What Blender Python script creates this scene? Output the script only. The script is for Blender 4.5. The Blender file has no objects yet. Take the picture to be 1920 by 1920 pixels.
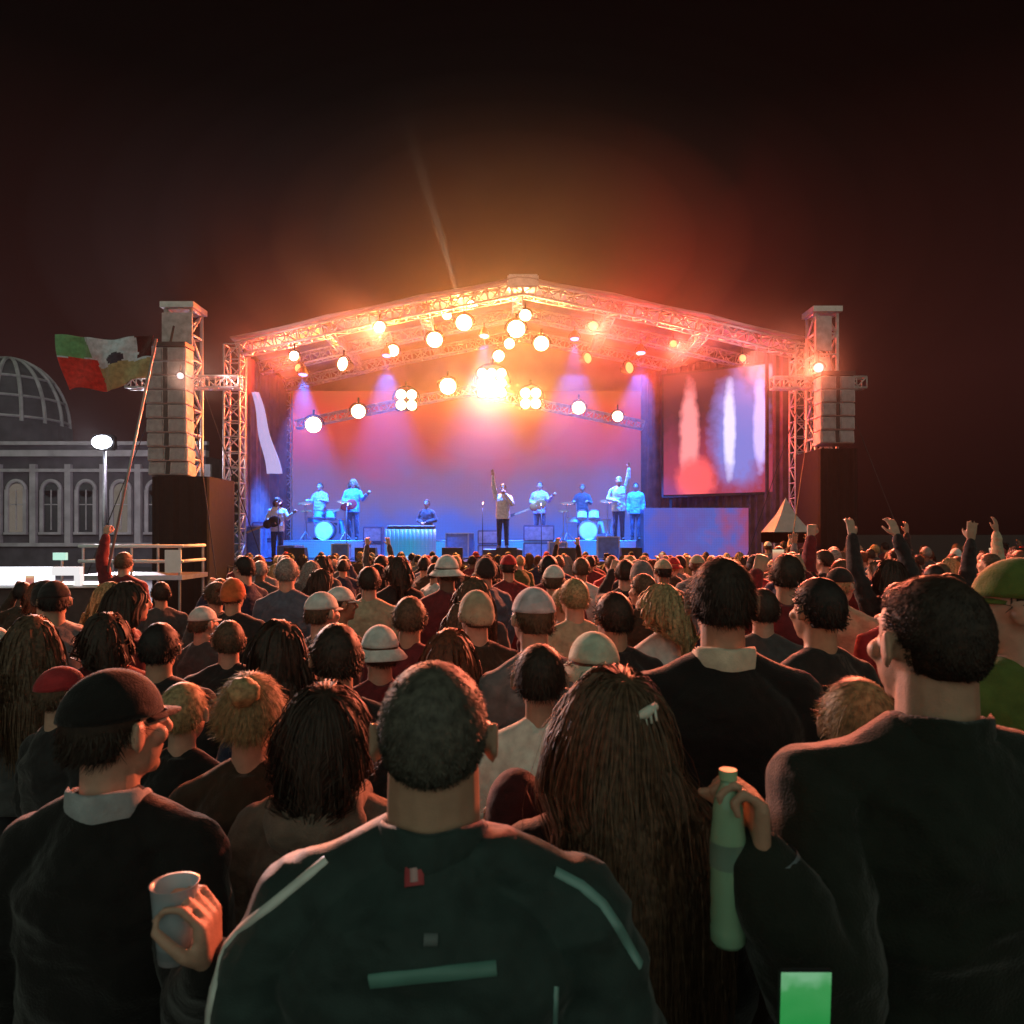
import bpy, bmesh, math, random
import numpy as np
from mathutils import Vector, Matrix, noise
from mathutils.bvhtree import BVHTree

random.seed(7)
SC = bpy.context.scene
COL = SC.collection
R = math.radians
V = Vector

# ------------------------------------------------------------------ camera, world, exposure
F = 1371.0            # focal length in pixels of a 1920 px square frame
EYE = 1.95            # lens height in metres
HOR = 1000.0          # horizon row
cam_d = bpy.data.cameras.new('camera')
cam = bpy.data.objects.new('camera', cam_d)
COL.objects.link(cam)
cam.location = (0, 0, EYE)
cam.rotation_euler = (R(90), 0, 0)
cam_d.sensor_width = 36
cam_d.lens = 36 * F / 1920
cam_d.shift_y = (HOR - 960) / 1920
cam_d.clip_start = 0.05
cam_d.clip_end = 2000
cam_d.dof.use_dof = True
cam_d.dof.focus_distance = 7.0
cam_d.dof.aperture_fstop = 7.0
SC.camera = cam

def at(px, py, Y):
    return V(((px - 960) / F * Y, Y, EYE - (py - HOR) / F * Y))

world = bpy.data.worlds.new('World')
SC.world = world
world.use_nodes = True
nt = world.node_tree
nt.nodes.clear()
wo = nt.nodes.new('ShaderNodeOutputWorld')
bg = nt.nodes.new('ShaderNodeBackground')
tc = nt.nodes.new('ShaderNodeTexCoord')
sx = nt.nodes.new('ShaderNodeSeparateXYZ')
nt.links.new(tc.outputs['Generated'], sx.inputs[0])
# night sky: faint warm city glow low down, almost black overhead, with a greenish fill light added behind the camera
rz = nt.nodes.new('ShaderNodeValToRGB')
rz.color_ramp.elements[0].position = 0.0
rz.color_ramp.elements[0].color = (0.0045, 0.0020, 0.0018, 1)
rz.color_ramp.elements[1].position = 0.5
rz.color_ramp.elements[1].color = (0.0012, 0.0006, 0.0006, 1)
el_ = rz.color_ramp.elements.new(0.19)
el_.color = (0.019, 0.0055, 0.0048, 1)
nt.links.new(sx.outputs['Z'], rz.inputs[0])
ry = nt.nodes.new('ShaderNodeMapRange')
ry.inputs['From Min'].default_value = 0.15
ry.inputs['From Max'].default_value = -0.75
nt.links.new(sx.outputs['Y'], ry.inputs['Value'])
mx = nt.nodes.new('ShaderNodeMix')
mx.data_type = 'RGBA'
nt.links.new(ry.outputs[0], mx.inputs[0])
nt.links.new(rz.outputs[0], mx.inputs[6])
mx.inputs[7].default_value = (0.30, 0.37, 0.29, 1)
nt.links.new(mx.outputs[2], bg.inputs[0])
bg.inputs[1].default_value = 1.0
nt.links.new(bg.outputs[0], wo.inputs[0])

SC.view_settings.view_transform = 'Standard'
SC.view_settings.look = 'None'
SC.view_settings.exposure = 0.0
SC.view_settings.gamma = 1.0
SC.render.engine = 'CYCLES'
SC.cycles.use_denoising = True
SC.cycles.max_bounces = 4
SC.cycles.diffuse_bounces = 2
SC.cycles.glossy_bounces = 2
SC.cycles.transmission_bounces = 6
SC.cycles.transparent_max_bounces = 6
SC.cycles.volume_bounces = 0
SC.cycles.sample_clamp_indirect = 3.0
SC.cycles.sample_clamp_direct = 0.0

# ------------------------------------------------------------------ materials
MATS = {}
def mat(key, col, rough=0.7, metal=0.0, var=0.25, scale=8.0, bump=0.0, bscale=60.0, emit=None, estr=0.0, spec=0.4, sheen=0.0, trans=0.0, folds=0.0):
    if key in MATS:
        return MATS[key]
    m = bpy.data.materials.new(key)
    m.use_nodes = True
    n = m.node_tree
    b = n.nodes['Principled BSDF']
    b.inputs['Roughness'].default_value = rough
    b.inputs['Metallic'].default_value = metal
    b.inputs['Specular IOR Level'].default_value = spec
    if sheen:
        b.inputs['Sheen Weight'].default_value = sheen
        b.inputs['Sheen Roughness'].default_value = 0.4
    if trans:
        b.inputs['Transmission Weight'].default_value = trans
    t = n.nodes.new('ShaderNodeTexCoord')
    nz = n.nodes.new('ShaderNodeTexNoise')
    nz.inputs['Scale'].default_value = scale
    nz.inputs['Detail'].default_value = 5
    n.links.new(t.outputs['Object'], nz.inputs['Vector'])
    cr = n.nodes.new('ShaderNodeValToRGB')
    c = V(col)
    lo = c * (1 - var)
    hi = c * (1 + var)
    cr.color_ramp.elements[0].position = 0.3
    cr.color_ramp.elements[1].position = 0.7
    cr.color_ramp.elements[0].color = (*lo, 1)
    cr.color_ramp.elements[1].color = (*[min(1, x) for x in hi], 1)
    n.links.new(nz.outputs['Fac'], cr.inputs[0])
    n.links.new(cr.outputs[0], b.inputs['Base Color'])
    if bump:
        nb = n.nodes.new('ShaderNodeTexNoise')
        nb.inputs['Scale'].default_value = bscale
        nb.inputs['Detail'].default_value = 4
        n.links.new(t.outputs['Object'], nb.inputs['Vector'])
        bp = n.nodes.new('ShaderNodeBump')
        bp.inputs['Strength'].default_value = bump
        bp.inputs['Distance'].default_value = 0.01
        n.links.new(nb.outputs['Fac'], bp.inputs['Height'])
        n.links.new(bp.outputs[0], b.inputs['Normal'])
        if folds:
            nf = n.nodes.new('ShaderNodeTexNoise'); nf.inputs['Scale'].default_value = folds; nf.inputs['Detail'].default_value = 3; nf.inputs['Distortion'].default_value = 0.35
            mp = n.nodes.new('ShaderNodeMapping'); mp.inputs['Scale'].default_value = (1.0, 1.0, 1.35); mp.inputs['Rotation'].default_value = (0.3, 0.5, 0)
            n.links.new(t.outputs['Object'], mp.inputs[0]); n.links.new(mp.outputs[0], nf.inputs['Vector'])
            b2_ = n.nodes.new('ShaderNodeBump'); b2_.inputs['Strength'].default_value = 0.8; b2_.inputs['Distance'].default_value = 0.06
            n.links.new(nf.outputs['Fac'], b2_.inputs['Height']); n.links.new(b2_.outputs[0], bp.inputs['Normal'])
    if emit:
        b.inputs['Emission Color'].default_value = (*emit, 1)
        b.inputs['Emission Strength'].default_value = estr
    MATS[key] = m
    return m

def cloth(key, col, **k):
    d = dict(rough=0.85, var=0.22, scale=22, bump=0.35, bscale=240, sheen=0.22, spec=0.25, folds=4.5)
    d.update(k)
    return mat('cloth_' + key, col, **d)

def hairmat(key, col):
    return mat('hair_' + key, col, rough=0.60, var=0.5, scale=70, spec=0.35)

def emitter(key, col, strength, sample=True):
    m = mat(key, (0.05, 0.05, 0.05), emit=col, estr=strength)
    if not sample:
        try:
            m.cycles.emission_sampling = 'NONE'
        except Exception:
            pass
    return m

SKIN = [mat('skin_fair', (0.50, 0.30, 0.22), rough=0.5, var=0.12, scale=30, bump=0.15, bscale=300),
        mat('skin_light', (0.42, 0.25, 0.17), rough=0.5, var=0.12, scale=30, bump=0.15, bscale=300),
        mat('skin_tan', (0.30, 0.16, 0.10), rough=0.5, var=0.12, scale=30, bump=0.15, bscale=300),
        mat('skin_brown', (0.14, 0.07, 0.045), rough=0.5, var=0.12, scale=30, bump=0.15, bscale=300)]
HAIRC = {'black': hairmat('black', (0.012, 0.010, 0.009)), 'dark brown': hairmat('dark_brown', (0.030, 0.018, 0.012)),
         'brown': hairmat('brown', (0.10, 0.058, 0.034)), 'blond': hairmat('blond', (0.34, 0.24, 0.12)),
         'grey': hairmat('grey', (0.22, 0.21, 0.20)), 'auburn': hairmat('auburn', (0.12, 0.035, 0.015)),
         'greybrown': hairmat('grey_brown', (0.085, 0.078, 0.062))}
M_metal = mat('aluminium', (0.42, 0.42, 0.44), rough=0.38, metal=0.75, var=0.15)
M_black = mat('black_steel', (0.022, 0.022, 0.025), rough=0.5, var=0.3)
M_shoe = mat('shoe_leather', (0.03, 0.028, 0.026), rough=0.5)
M_denim = cloth('denim', (0.035, 0.05, 0.09))
M_trous = cloth('dark_trousers', (0.018, 0.018, 0.022))
M_eye = mat('eye_white', (0.7, 0.68, 0.65), rough=0.2, var=0.02)
M_iris = mat('iris', (0.03, 0.02, 0.012), rough=0.15, var=0.02)

# ------------------------------------------------------------------ mesh helpers
def link(o, parent=None):
    COL.objects.link(o)
    if parent is not None:
        o.parent = parent
    return o

def obj(name, bm, m, parent=None, smooth=False, loc=None):
    me = bpy.data.meshes.new(name)
    bmesh.ops.recalc_face_normals(bm, faces=bm.faces[:])
    bm.to_mesh(me)
    bm.free()
    return objm(name, me, m, parent, smooth, loc)

def objm(name, me, m, parent=None, smooth=False, loc=None):
    for x in (m if isinstance(m, (list, tuple)) else [m]):
        me.materials.append(x)
    if smooth:
        me.polygons.foreach_set('use_smooth', [True] * len(me.polygons))
    o = bpy.data.objects.new(name, me)
    if loc is not None:
        o.location = loc
    return link(o, parent)

def tag(o, label, cat, group=None, kind=None):
    if label: o['label'] = label
    if cat: o['category'] = cat
    if group: o['group'] = group
    if kind: o['kind'] = kind
    return o

def thing(name, label, cat, loc=(0, 0, 0), rz=0, group=None):
    o = bpy.data.objects.new(name, None)
    o.empty_display_size = 0.1
    o.location = loc
    o.rotation_euler = (0, 0, rz)
    link(o)
    return tag(o, label, cat, group)

def dup(root, loc, rz, scale=1.0):
    r = root.copy(); COL.objects.link(r)
    r.location = loc; r.rotation_euler = (0, 0, rz); r.scale = (scale,) * 3
    for ch in list(root.children):
        c = ch.copy(); COL.objects.link(c); c.parent = r
        for g in ch.children:
            d = g.copy(); COL.objects.link(d); d.parent = c
    return r

def setmat(o, m, i=0):
    s = o.material_slots[i]
    s.link = 'OBJECT'
    s.material = m

def bx(bm, c, s, rot=None):
    M = Matrix.Translation(V(c)) @ (rot.to_4x4() if rot is not None else Matrix()) @ Matrix.Diagonal((*s, 1))
    return bmesh.ops.create_cube(bm, size=1.0, matrix=M)['verts']

def ell(bm, c, r, rot=None, seg=16):
    M = Matrix.Translation(V(c)) @ (rot.to_4x4() if rot is not None else Matrix()) @ Matrix.Diagonal((*r, 1))
    bmesh.ops.create_uvsphere(bm, u_segments=seg, v_segments=max(6, seg * 2 // 3), radius=1.0, matrix=M)

def frame(d):
    d = V(d).normalized()
    q = d.to_track_quat('Z', 'Y')
    return q.to_matrix()

def tube(bm, pts, rad, seg=6, caps=True):
    pts = [V(p) for p in pts]
    rads = rad if isinstance(rad, (list, tuple)) else [rad] * len(pts)
    rings = []
    for i, p in enumerate(pts):
        a = pts[max(0, i - 1)]; b = pts[min(len(pts) - 1, i + 1)]
        m = frame(b - a)
        rings.append([bm.verts.new(p + m @ V((math.cos(t) * rads[i], math.sin(t) * rads[i], 0)))
                      for t in [2 * math.pi * k / seg for k in range(seg)]])
    for i in range(len(rings) - 1):
        A, B = rings[i], rings[i + 1]
        for k in range(seg):
            bm.faces.new((A[k], A[(k + 1) % seg], B[(k + 1) % seg], B[k]))
    if caps:
        bm.faces.new(rings[0][::-1]); bm.faces.new(rings[-1])

def cap(bm, a, b, ra, rb, flat=1.0, seg=14):
    """closed tapered capsule"""
    a, b = V(a), V(b)
    d = (b - a)
    L = max(d.length, 1e-5)
    m = frame(d)
    prof = []
    for t in (80, 55, 30, 0):
        prof.append((-math.sin(R(t)) * ra, math.cos(R(t)) * ra))
    for t in (0, 30, 55, 80):
        prof.append((L + math.sin(R(t)) * rb, math.cos(R(t)) * rb))
    rings = []
    for z, r in prof:
        rings.append([bm.verts.new(a + m @ V((math.cos(q) * r, math.sin(q) * r * flat, z)))
                      for q in [2 * math.pi * k / seg for k in range(seg)]])
    for i in range(len(rings) - 1):
        A, B = rings[i], rings[i + 1]
        for k in range(seg):
            bm.faces.new((A[k], A[(k + 1) % seg], B[(k + 1) % seg], B[k]))
    bm.faces.new(rings[0][::-1]); bm.faces.new(rings[-1])

def loft(bm, rings, seg=28, power=2.3):
    """rings: (z, rx, ry, yc) super-elliptic horizontal sections, closed"""
    rr = []
    for z, rx, ry_, yc in rings:
        ring = []
        for k in range(seg):
            t = 2 * math.pi * k / seg
            c, s = math.cos(t), math.sin(t)
            ring.append(bm.verts.new((rx * math.copysign(abs(c) ** (2 / power), c), yc + ry_ * math.copysign(abs(s) ** (2 / power), s), z)))
        rr.append(ring)
    for i in range(len(rr) - 1):
        A, B = rr[i], rr[i + 1]
        for k in range(seg):
            bm.faces.new((A[k], A[(k + 1) % seg], B[(k + 1) % seg], B[k]))
    bm.faces.new(rr[0][::-1]); bm.faces.new(rr[-1])

def remesh(bm, voxel, smooth=3, fac=0.5):
    me = bpy.data.meshes.new('tmp')
    bmesh.ops.recalc_face_normals(bm, faces=bm.faces[:])
    bm.to_mesh(me); bm.free()
    o = bpy.data.objects.new('tmp', me)
    COL.objects.link(o)
    r = o.modifiers.new('r', 'REMESH'); r.mode = 'VOXEL'; r.voxel_size = voxel; r.adaptivity = 0.0
    s = o.modifiers.new('s', 'SMOOTH'); s.iterations = smooth; s.factor = fac
    dg = bpy.context.evaluated_depsgraph_get()
    dg.update()
    out = bpy.data.meshes.new_from_object(o.evaluated_get(dg))
    bpy.data.objects.remove(o); bpy.data.meshes.remove(me)
    return out

def wrinkle(me, amp, freq=9.0, seed=0.0, stretch=(1.0, 1.0, 2.2)):
    n = len(me.vertices)
    co = np.empty(n * 3, 'f'); me.vertices.foreach_get('co', co); co = co.reshape(-1, 3)
    no = np.empty(n * 3, 'f'); me.vertex_normals.foreach_get('vector', no); no = no.reshape(-1, 3)
    q = co * np.array(stretch) * freq * 0.5 + np.array((seed * 13.7, seed * 5.1, seed * 9.3))
    h = np.empty(n)
    for i, p in enumerate(q.tolist()):
        v = V(p)
        h[i] = (1 - abs(noise.noise(v)) * 2.2) * 0.7 + noise.noise(v * 2.3 + V((3, 1, 7))) * 0.5
    co = co + no * (amp * h)[:, None]
    me.vertices.foreach_set('co', co.astype('f').ravel())
    me.update()

def pydata(name, vs, fs):
    me = bpy.data.meshes.new(name)
    me.from_pydata(vs, [], fs)
    return me

# ------------------------------------------------------------------ people
# local frame: feet at z 0, standing height 1.75, facing +Y (towards the stage)
HC = V((0, -0.012, 1.652))          # cranium centre
HR = V((0.079, 0.098, 0.098))       # cranium radii
NECKP = V((0, -0.01, 1.52))

def head_matrix(turn=0, nod=0, tilt=0):
    m = Matrix.Rotation(R(turn), 4, 'Z') @ Matrix.Rotation(R(nod), 4, 'X') @ Matrix.Rotation(R(tilt), 4, 'Y')
    return Matrix.Translation(NECKP) @ m @ Matrix.Translation(-NECKP)

def add_head(bm, M):
    b = bmesh.new()
    ell(b, HC, HR, seg=20)
    ell(b, (0, 0.030, 1.592), (0.062, 0.068, 0.078), seg=18)
    ell(b, (0, 0.072, 1.540), (0.026, 0.024, 0.022))
    cap(b, (0, 0.092, 1.652), (0, 0.116, 1.612), 0.010, 0.015)
    ell(b, (0, 0.103, 1.605), (0.019, 0.013, 0.010))
    ell(b, (0, 0.078, 1.668), (0.050, 0.016, 0.011))
    ell(b, (0, 0.090, 1.577), (0.024, 0.012, 0.010))
    ell(b, (0, 0.088, 1.565), (0.020, 0.012, 0.008))
    for s in (-1, 1):
        ell(b, (s * 0.045, 0.066, 1.612), (0.022, 0.022, 0.022))
        rot = Matrix.Rotation(R(s * 28), 3, 'Z') @ Matrix.Rotation(R(-10), 3, 'X')
        ell(b, (s * 0.087, -0.002, 1.625), (0.0085, 0.020, 0.032), rot)
        cap(b, (s * 0.092, -0.016, 1.612), (s * 0.093, -0.010, 1.652), 0.0065, 0.0070)
    bmesh.ops.transform(b, matrix=M, verts=b.verts[:])
    me = bpy.data.meshes.new('t'); b.to_mesh(me); b.free(); bm.from_mesh(me); bpy.data.meshes.remove(me)

def add_hand(bm, wrist, d, palm_n, side, curl=0.5, k=1.0, thick=1.0, spread=1.0):
    """d: forearm/hand direction, palm_n: palm normal, side: +1 right -1 left"""
    d = V(d).normalized()
    n = V(palm_n)
    n = (n - d * n.dot(d)).normalized()
    s = n.cross(d).normalized() * side      # towards the little finger
    w = V(wrist)
    for j in range(4):
        o = (j - 1.5) * 0.019 * k
        cap(bm, w + s * o * 0.7 + d * 0.012, w + s * o + d * 0.082 * k, 0.014 * k, 0.0125 * k)
    lens = [(0.042, 0.026, 0.021), (0.046, 0.030, 0.023), (0.043, 0.028, 0.022), (0.033, 0.021, 0.019)]
    for j in range(4):
        o = (j - 1.5) * 0.0205 * k
        p = w + s * o + d * 0.088 * k
        a = 0.15 + curl * 0.9
        fan = s * (j - 1.5) * 0.07 * spread
        ang = 0.0
        rad = 0.0082 * thick
        for q, L in enumerate(lens[j]):
            ang += a * (0.75 if q == 0 else 1.0)
            dd = (d * math.cos(ang) + n * math.sin(ang) + fan).normalized()
            p2 = p + dd * L * k
            cap(bm, p, p2, rad * k, (rad - 0.0006) * k, seg=10)
            p = p2; rad -= 0.0006
    p = w - s * 0.022 * k + d * 0.025 * k
    t1 = p + (-s * 0.75 + d * 0.7 + n * (0.25 + curl * 0.3)).normalized() * 0.042 * k
    t2 = t1 + (-s * (0.45 - curl * 0.4) + d * 0.9 + n * (0.2 + curl * 0.8)).normalized() * 0.034 * k
    t3 = t2 + (-s * (0.2 - curl * 0.4) + d * 0.9 + n * (0.2 + curl * 1.0)).normalized() * 0.027 * k
    cap(bm, p, t1, 0.015 * k, 0.0115 * k)
    cap(bm, t1, t2, 0.0110 * k * thick, 0.0098 * k * thick)
    cap(bm, t2, t3, 0.0098 * k * thick, 0.0085 * k * thick)

ARM = {
    'down':  lambda s: ((s * 0.225, -0.03, 1.13), (s * 0.235, 0.05, 0.885), None, 0.35),
    'fold':  lambda s: ((s * 0.230, 0.03, 1.13), (s * 0.06, 0.25, 1.16), None, 0.5),
    'up':    lambda s: ((s * 0.235, 0.08, 1.66), (s * 0.20, 0.17, 1.92), (0, 1, 0), 0.15),
    'high':  lambda s: ((s * 0.25, 0.03, 1.69), (s * 0.27, 0.05, 1.96), (0, 1, 0), 0.1),
    'phone': lambda s: ((s * 0.22, 0.20, 1.38), (s * 0.13, 0.30, 1.62), (0, 1, 0), 0.55),
    'wave':  lambda s: ((s * 0.33, 0.05, 1.50), (s * 0.27, 0.10, 1.76), (0, 1, 0), 0.25),
    'fist':  lambda s: ((s * 0.26, 0.02, 1.67), (s * 0.24, 0.06, 1.93), (0, 1, 0), 1.25),
    'strum': lambda s: ((s * 0.27, -0.02, 1.14), (s * 0.08, 0.20, 1.08), (0, 0, -1), 0.6),
    'fret':  lambda s: ((s * 0.29, 0.06, 1.17), (s * 0.44, 0.22, 1.30), (0, -1, 0.5), 0.9),
    'mic':   lambda s: ((s * 0.25, 0.12, 1.20), (s * 0.07, 0.20, 1.46), (0, -1, 0), 1.1),
    'drum':  lambda s: ((s * 0.27, 0.06, 1.16), (s * 0.22, 0.30, 1.20), (0, 0, -1), 1.0),
}

def person(name, label, loc, rz=0, H=1.75, wide=1.0, la='down', ra='down', top=None, skin=0, hair=('short', 'black'),
           trousers=None, turn=0, nod=0, tilt=0, voxel=0.006, puff=0.02, seed=0, strands=0, cat='person', group=None, collar=None,
           sleeve=True, wr=0.007, eyes=False, female=False, hood=False, hem=0.80, freq=9.0, neck=1.0):
    t = thing(name, label, cat, loc, rz, group)
    k = H / 1.75
    t.scale = (k, k, k)
    M = head_matrix(turn, nod, tilt)
    sh = 0.185 * wide * (0.9 if female else 1.0)
    # --- the body: one continuous surface
    bm = bmesh.new()
    add_head(bm, M)
    hb = M @ V((0, -0.014, 1.590))
    nk = neck * (0.85 if female else 1.0)
    cap(bm, (0, -0.020, 1.43), hb, 0.060 * nk, 0.057 * nk)
    w = wide * (0.93 if female else 1.0)
    loft(bm, [(0.86, 0.15 * w, 0.105, 0), (0.95, 0.165 * w, 0.115, 0), (1.06, 0.145 * w, 0.10, 0), (1.20, 0.150 * w, 0.11, 0),
              (1.30, 0.162 * w, 0.115, -0.005), (1.37, 0.145 * w, 0.10, -0.01), (1.42, 0.10 * w, 0.080, -0.015), (1.46, 0.06 * w, 0.060, -0.018)])
    for s in (-1, 1):
        cap(bm, (s * 0.02, -0.022, 1.480), (s * sh * 0.80, -0.015, 1.400), 0.040, 0.042)
        pose = la if s < 0 else ra
        pv = (ARM[pose](s) if isinstance(pose, str) else pose)
        e, hnd, pn, curl = pv[:4]
        S = V((s * sh, -0.01, 1.378)); E = V(e); W = V(hnd)
        cap(bm, S, E, 0.052, 0.040); cap(bm, E, W, 0.040, 0.026)
        d = (W - E).normalized() if len(pv) < 5 else V(pv[4]).normalized()
        if pn is None:
            pn = V((-s, 0, 0)) if abs(d.x) < 0.7 else V((0, -1, 0))
        add_hand(bm, W + d * 0.01, d, pn, s, curl, thick=1.12 if voxel > 0.008 else 1.0)
        cap(bm, (s * 0.085, 0, 0.92), (s * 0.095, 0.015, 0.50), 0.085, 0.055)
        cap(bm, (s * 0.095, 0.015, 0.50), (s * 0.10, -0.02, 0.08), 0.055, 0.038)
        cap(bm, (s * 0.10, -0.03, 0.045), (s * 0.115, 0.14, 0.035), 0.035, 0.030)
    body = remesh(bm, voxel, 2)
    objm('body', body, SKIN[skin], t, True)
    # --- top
    bm = bmesh.new()
    p = puff
    loft(bm, [(hem, 0.165 * w + p, 0.125 + p, 0), (0.95, 0.170 * w + p, 0.125 + p, 0), (1.08, 0.160 * w + p, 0.12 + p, 0),
              (1.22, 0.168 * w + p, 0.125 + p, -0.004), (1.31, 0.168 * w + p, 0.126 + p, -0.01), (1.365, 0.150 * w + p * .7, 0.112 + p * .8, -0.013),
              (1.405, 0.122 * w + p * .5, 0.098 + p * .6, -0.016), (1.445, 0.088 + p * .4, 0.080 + p * .4, -0.019), (1.480, 0.070, 0.068, -0.022)])
    for s in (-1, 1):
        cap(bm, (s * 0.03, -0.024, 1.468), (s * sh * 0.86, -0.015, 1.392), 0.042 + p * .2, 0.048 + p * .45)
        pose = la if s < 0 else ra
        e, hnd = (ARM[pose](s) if isinstance(pose, str) else pose)[:2]
        S = V((s * sh, -0.01, 1.370)); E = V(e); W = V(hnd)
        if sleeve:
            cap(bm, S, E, 0.058 + p * .6, 0.050 + p * .7); cap(bm, E, W - (W - E) * 0.03, 0.050 + p * .7, 0.036 + p * .4)
        else:
            cap(bm, S, S + (E - S) * 0.55, 0.060 + p * .4, 0.055 + p * .4)
    cl = remesh(bm, max(voxel, 0.007), 4)
    wrinkle(cl, wr, freq, seed)
    topo = objm('jacket' if puff > 0.02 else 'shirt', cl, top or M_trous, t, True)
    if collar:
        b2 = bmesh.new()
        N = 40
        for i in range(N):
            pass
        rings = []
        for (r, z, dr) in ((0.070, 1.455, 0), (0.071, 1.500, 0), (0.074, 1.512, 0), (0.079, 1.505, 0), (0.082, 1.455, 0)):
            rings.append([b2.verts.new(((r + 0.002) * 1.02 * math.cos(a), -0.020 + r * 1.04 * math.sin(a), z + 0.012 * (math.sin(a) < -0.2) - 0.035 * max(0, math.sin(a)) + 0.002 * math.sin(5 * a)))
                          for a in [2 * math.pi * q / N for q in range(N)]])
        for i in range(len(rings) - 1):
            for q in range(N):
                b2.faces.new((rings[i][q], rings[i][(q + 1) % N], rings[i + 1][(q + 1) % N], rings[i + 1][q]))
        obj('collar', b2, collar, t, True)
    if hood:
        b2 = bmesh.new()
        ell(b2, (0, -0.115, 1.44), (0.125, 0.065, 0.085), Matrix.Rotation(R(-20), 3, 'X'))
        for s in (-1, 1):
            cap(b2, (s * 0.07, -0.10, 1.475), (s * 0.085, 0.02, 1.470), 0.040, 0.030)
        hm = remesh(b2, 0.008, 4)
        wrinkle(hm, 0.006, 14, seed + 2)
        objm('hood', hm, top, t, True)
    # --- trousers and shoes
    bm = bmesh.new()
    loft(bm, [(0.84, 0.16 * w, 0.125, 0), (0.98, 0.168 * w, 0.122, 0)])
    for s in (-1, 1):
        cap(bm, (s * 0.085, 0, 0.90), (s * 0.097, 0.015, 0.50), 0.098, 0.070)
        cap(bm, (s * 0.097, 0.015, 0.50), (s * 0.102, -0.02, 0.11), 0.070, 0.056)
    tr = remesh(bm, max(voxel, 0.012), 3)
    wrinkle(tr, 0.005, 9, seed + 4)
    objm('trousers', tr, trousers or M_denim, t, True)
    bm = bmesh.new()
    for s in (-1, 1):
        cap(bm, (s * 0.10, -0.045, 0.050), (s * 0.118, 0.16, 0.040), 0.048, 0.042, 0.9)
    objm('shoes', remesh(bm, 0.012, 2), M_shoe, t, True)
    # --- head wear and hair
    style, hc = hair
    hm_ = HAIRC.get(hc) or hc
    if style in ('short', 'crop', 'long', 'bun', 'tail', 'cap', 'beanie', 'bucket'):
        under = HAIRC.get(hc) or HAIRC['dark brown']
        hair_mesh(t, style, under, M, strands, seed, voxel)
    if style in ('cap', 'beanie', 'bucket'):
        headwear(t, style, hc if not isinstance(hc, str) else M_trous, M, voxel)
    if eyes:
        for s in (-1, 1):
            b2 = bmesh.new()
            ell(b2, (s * 0.030, 0.082, 1.640), (0.013, 0.012, 0.0085))
            bmesh.ops.transform(b2, matrix=M, verts=b2.verts[:])
            eo = obj('eye', b2, M_eye, t, True)
            b2 = bmesh.new()
            ell(b2, (s * 0.030, 0.092, 1.640), (0.0055, 0.004, 0.0055))
            bmesh.ops.transform(b2, matrix=M, verts=b2.verts[:])
            obj('iris', b2, M_iris, eo, True)
            b2 = bmesh.new()
            cap(b2, (s * 0.014, 0.098, 1.662), (s * 0.048, 0.084, 1.664), 0.0035, 0.0025)
            bmesh.ops.transform(b2, matrix=M, verts=b2.verts[:])
            obj('eyebrow', b2, HAIRC['dark brown'], t, True)
    return t

def scalp_ok(x, y, z):
    """hair-growing zone in head coordinates relative to HC, unit sphere"""
    back = y < 0.05
    lim = np.where(y < -0.15, -0.72, np.where(y < 0.30, -0.18, 0.42))
    return (z > lim) & ~((y > 0.55) & (z < 0.62))

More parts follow.
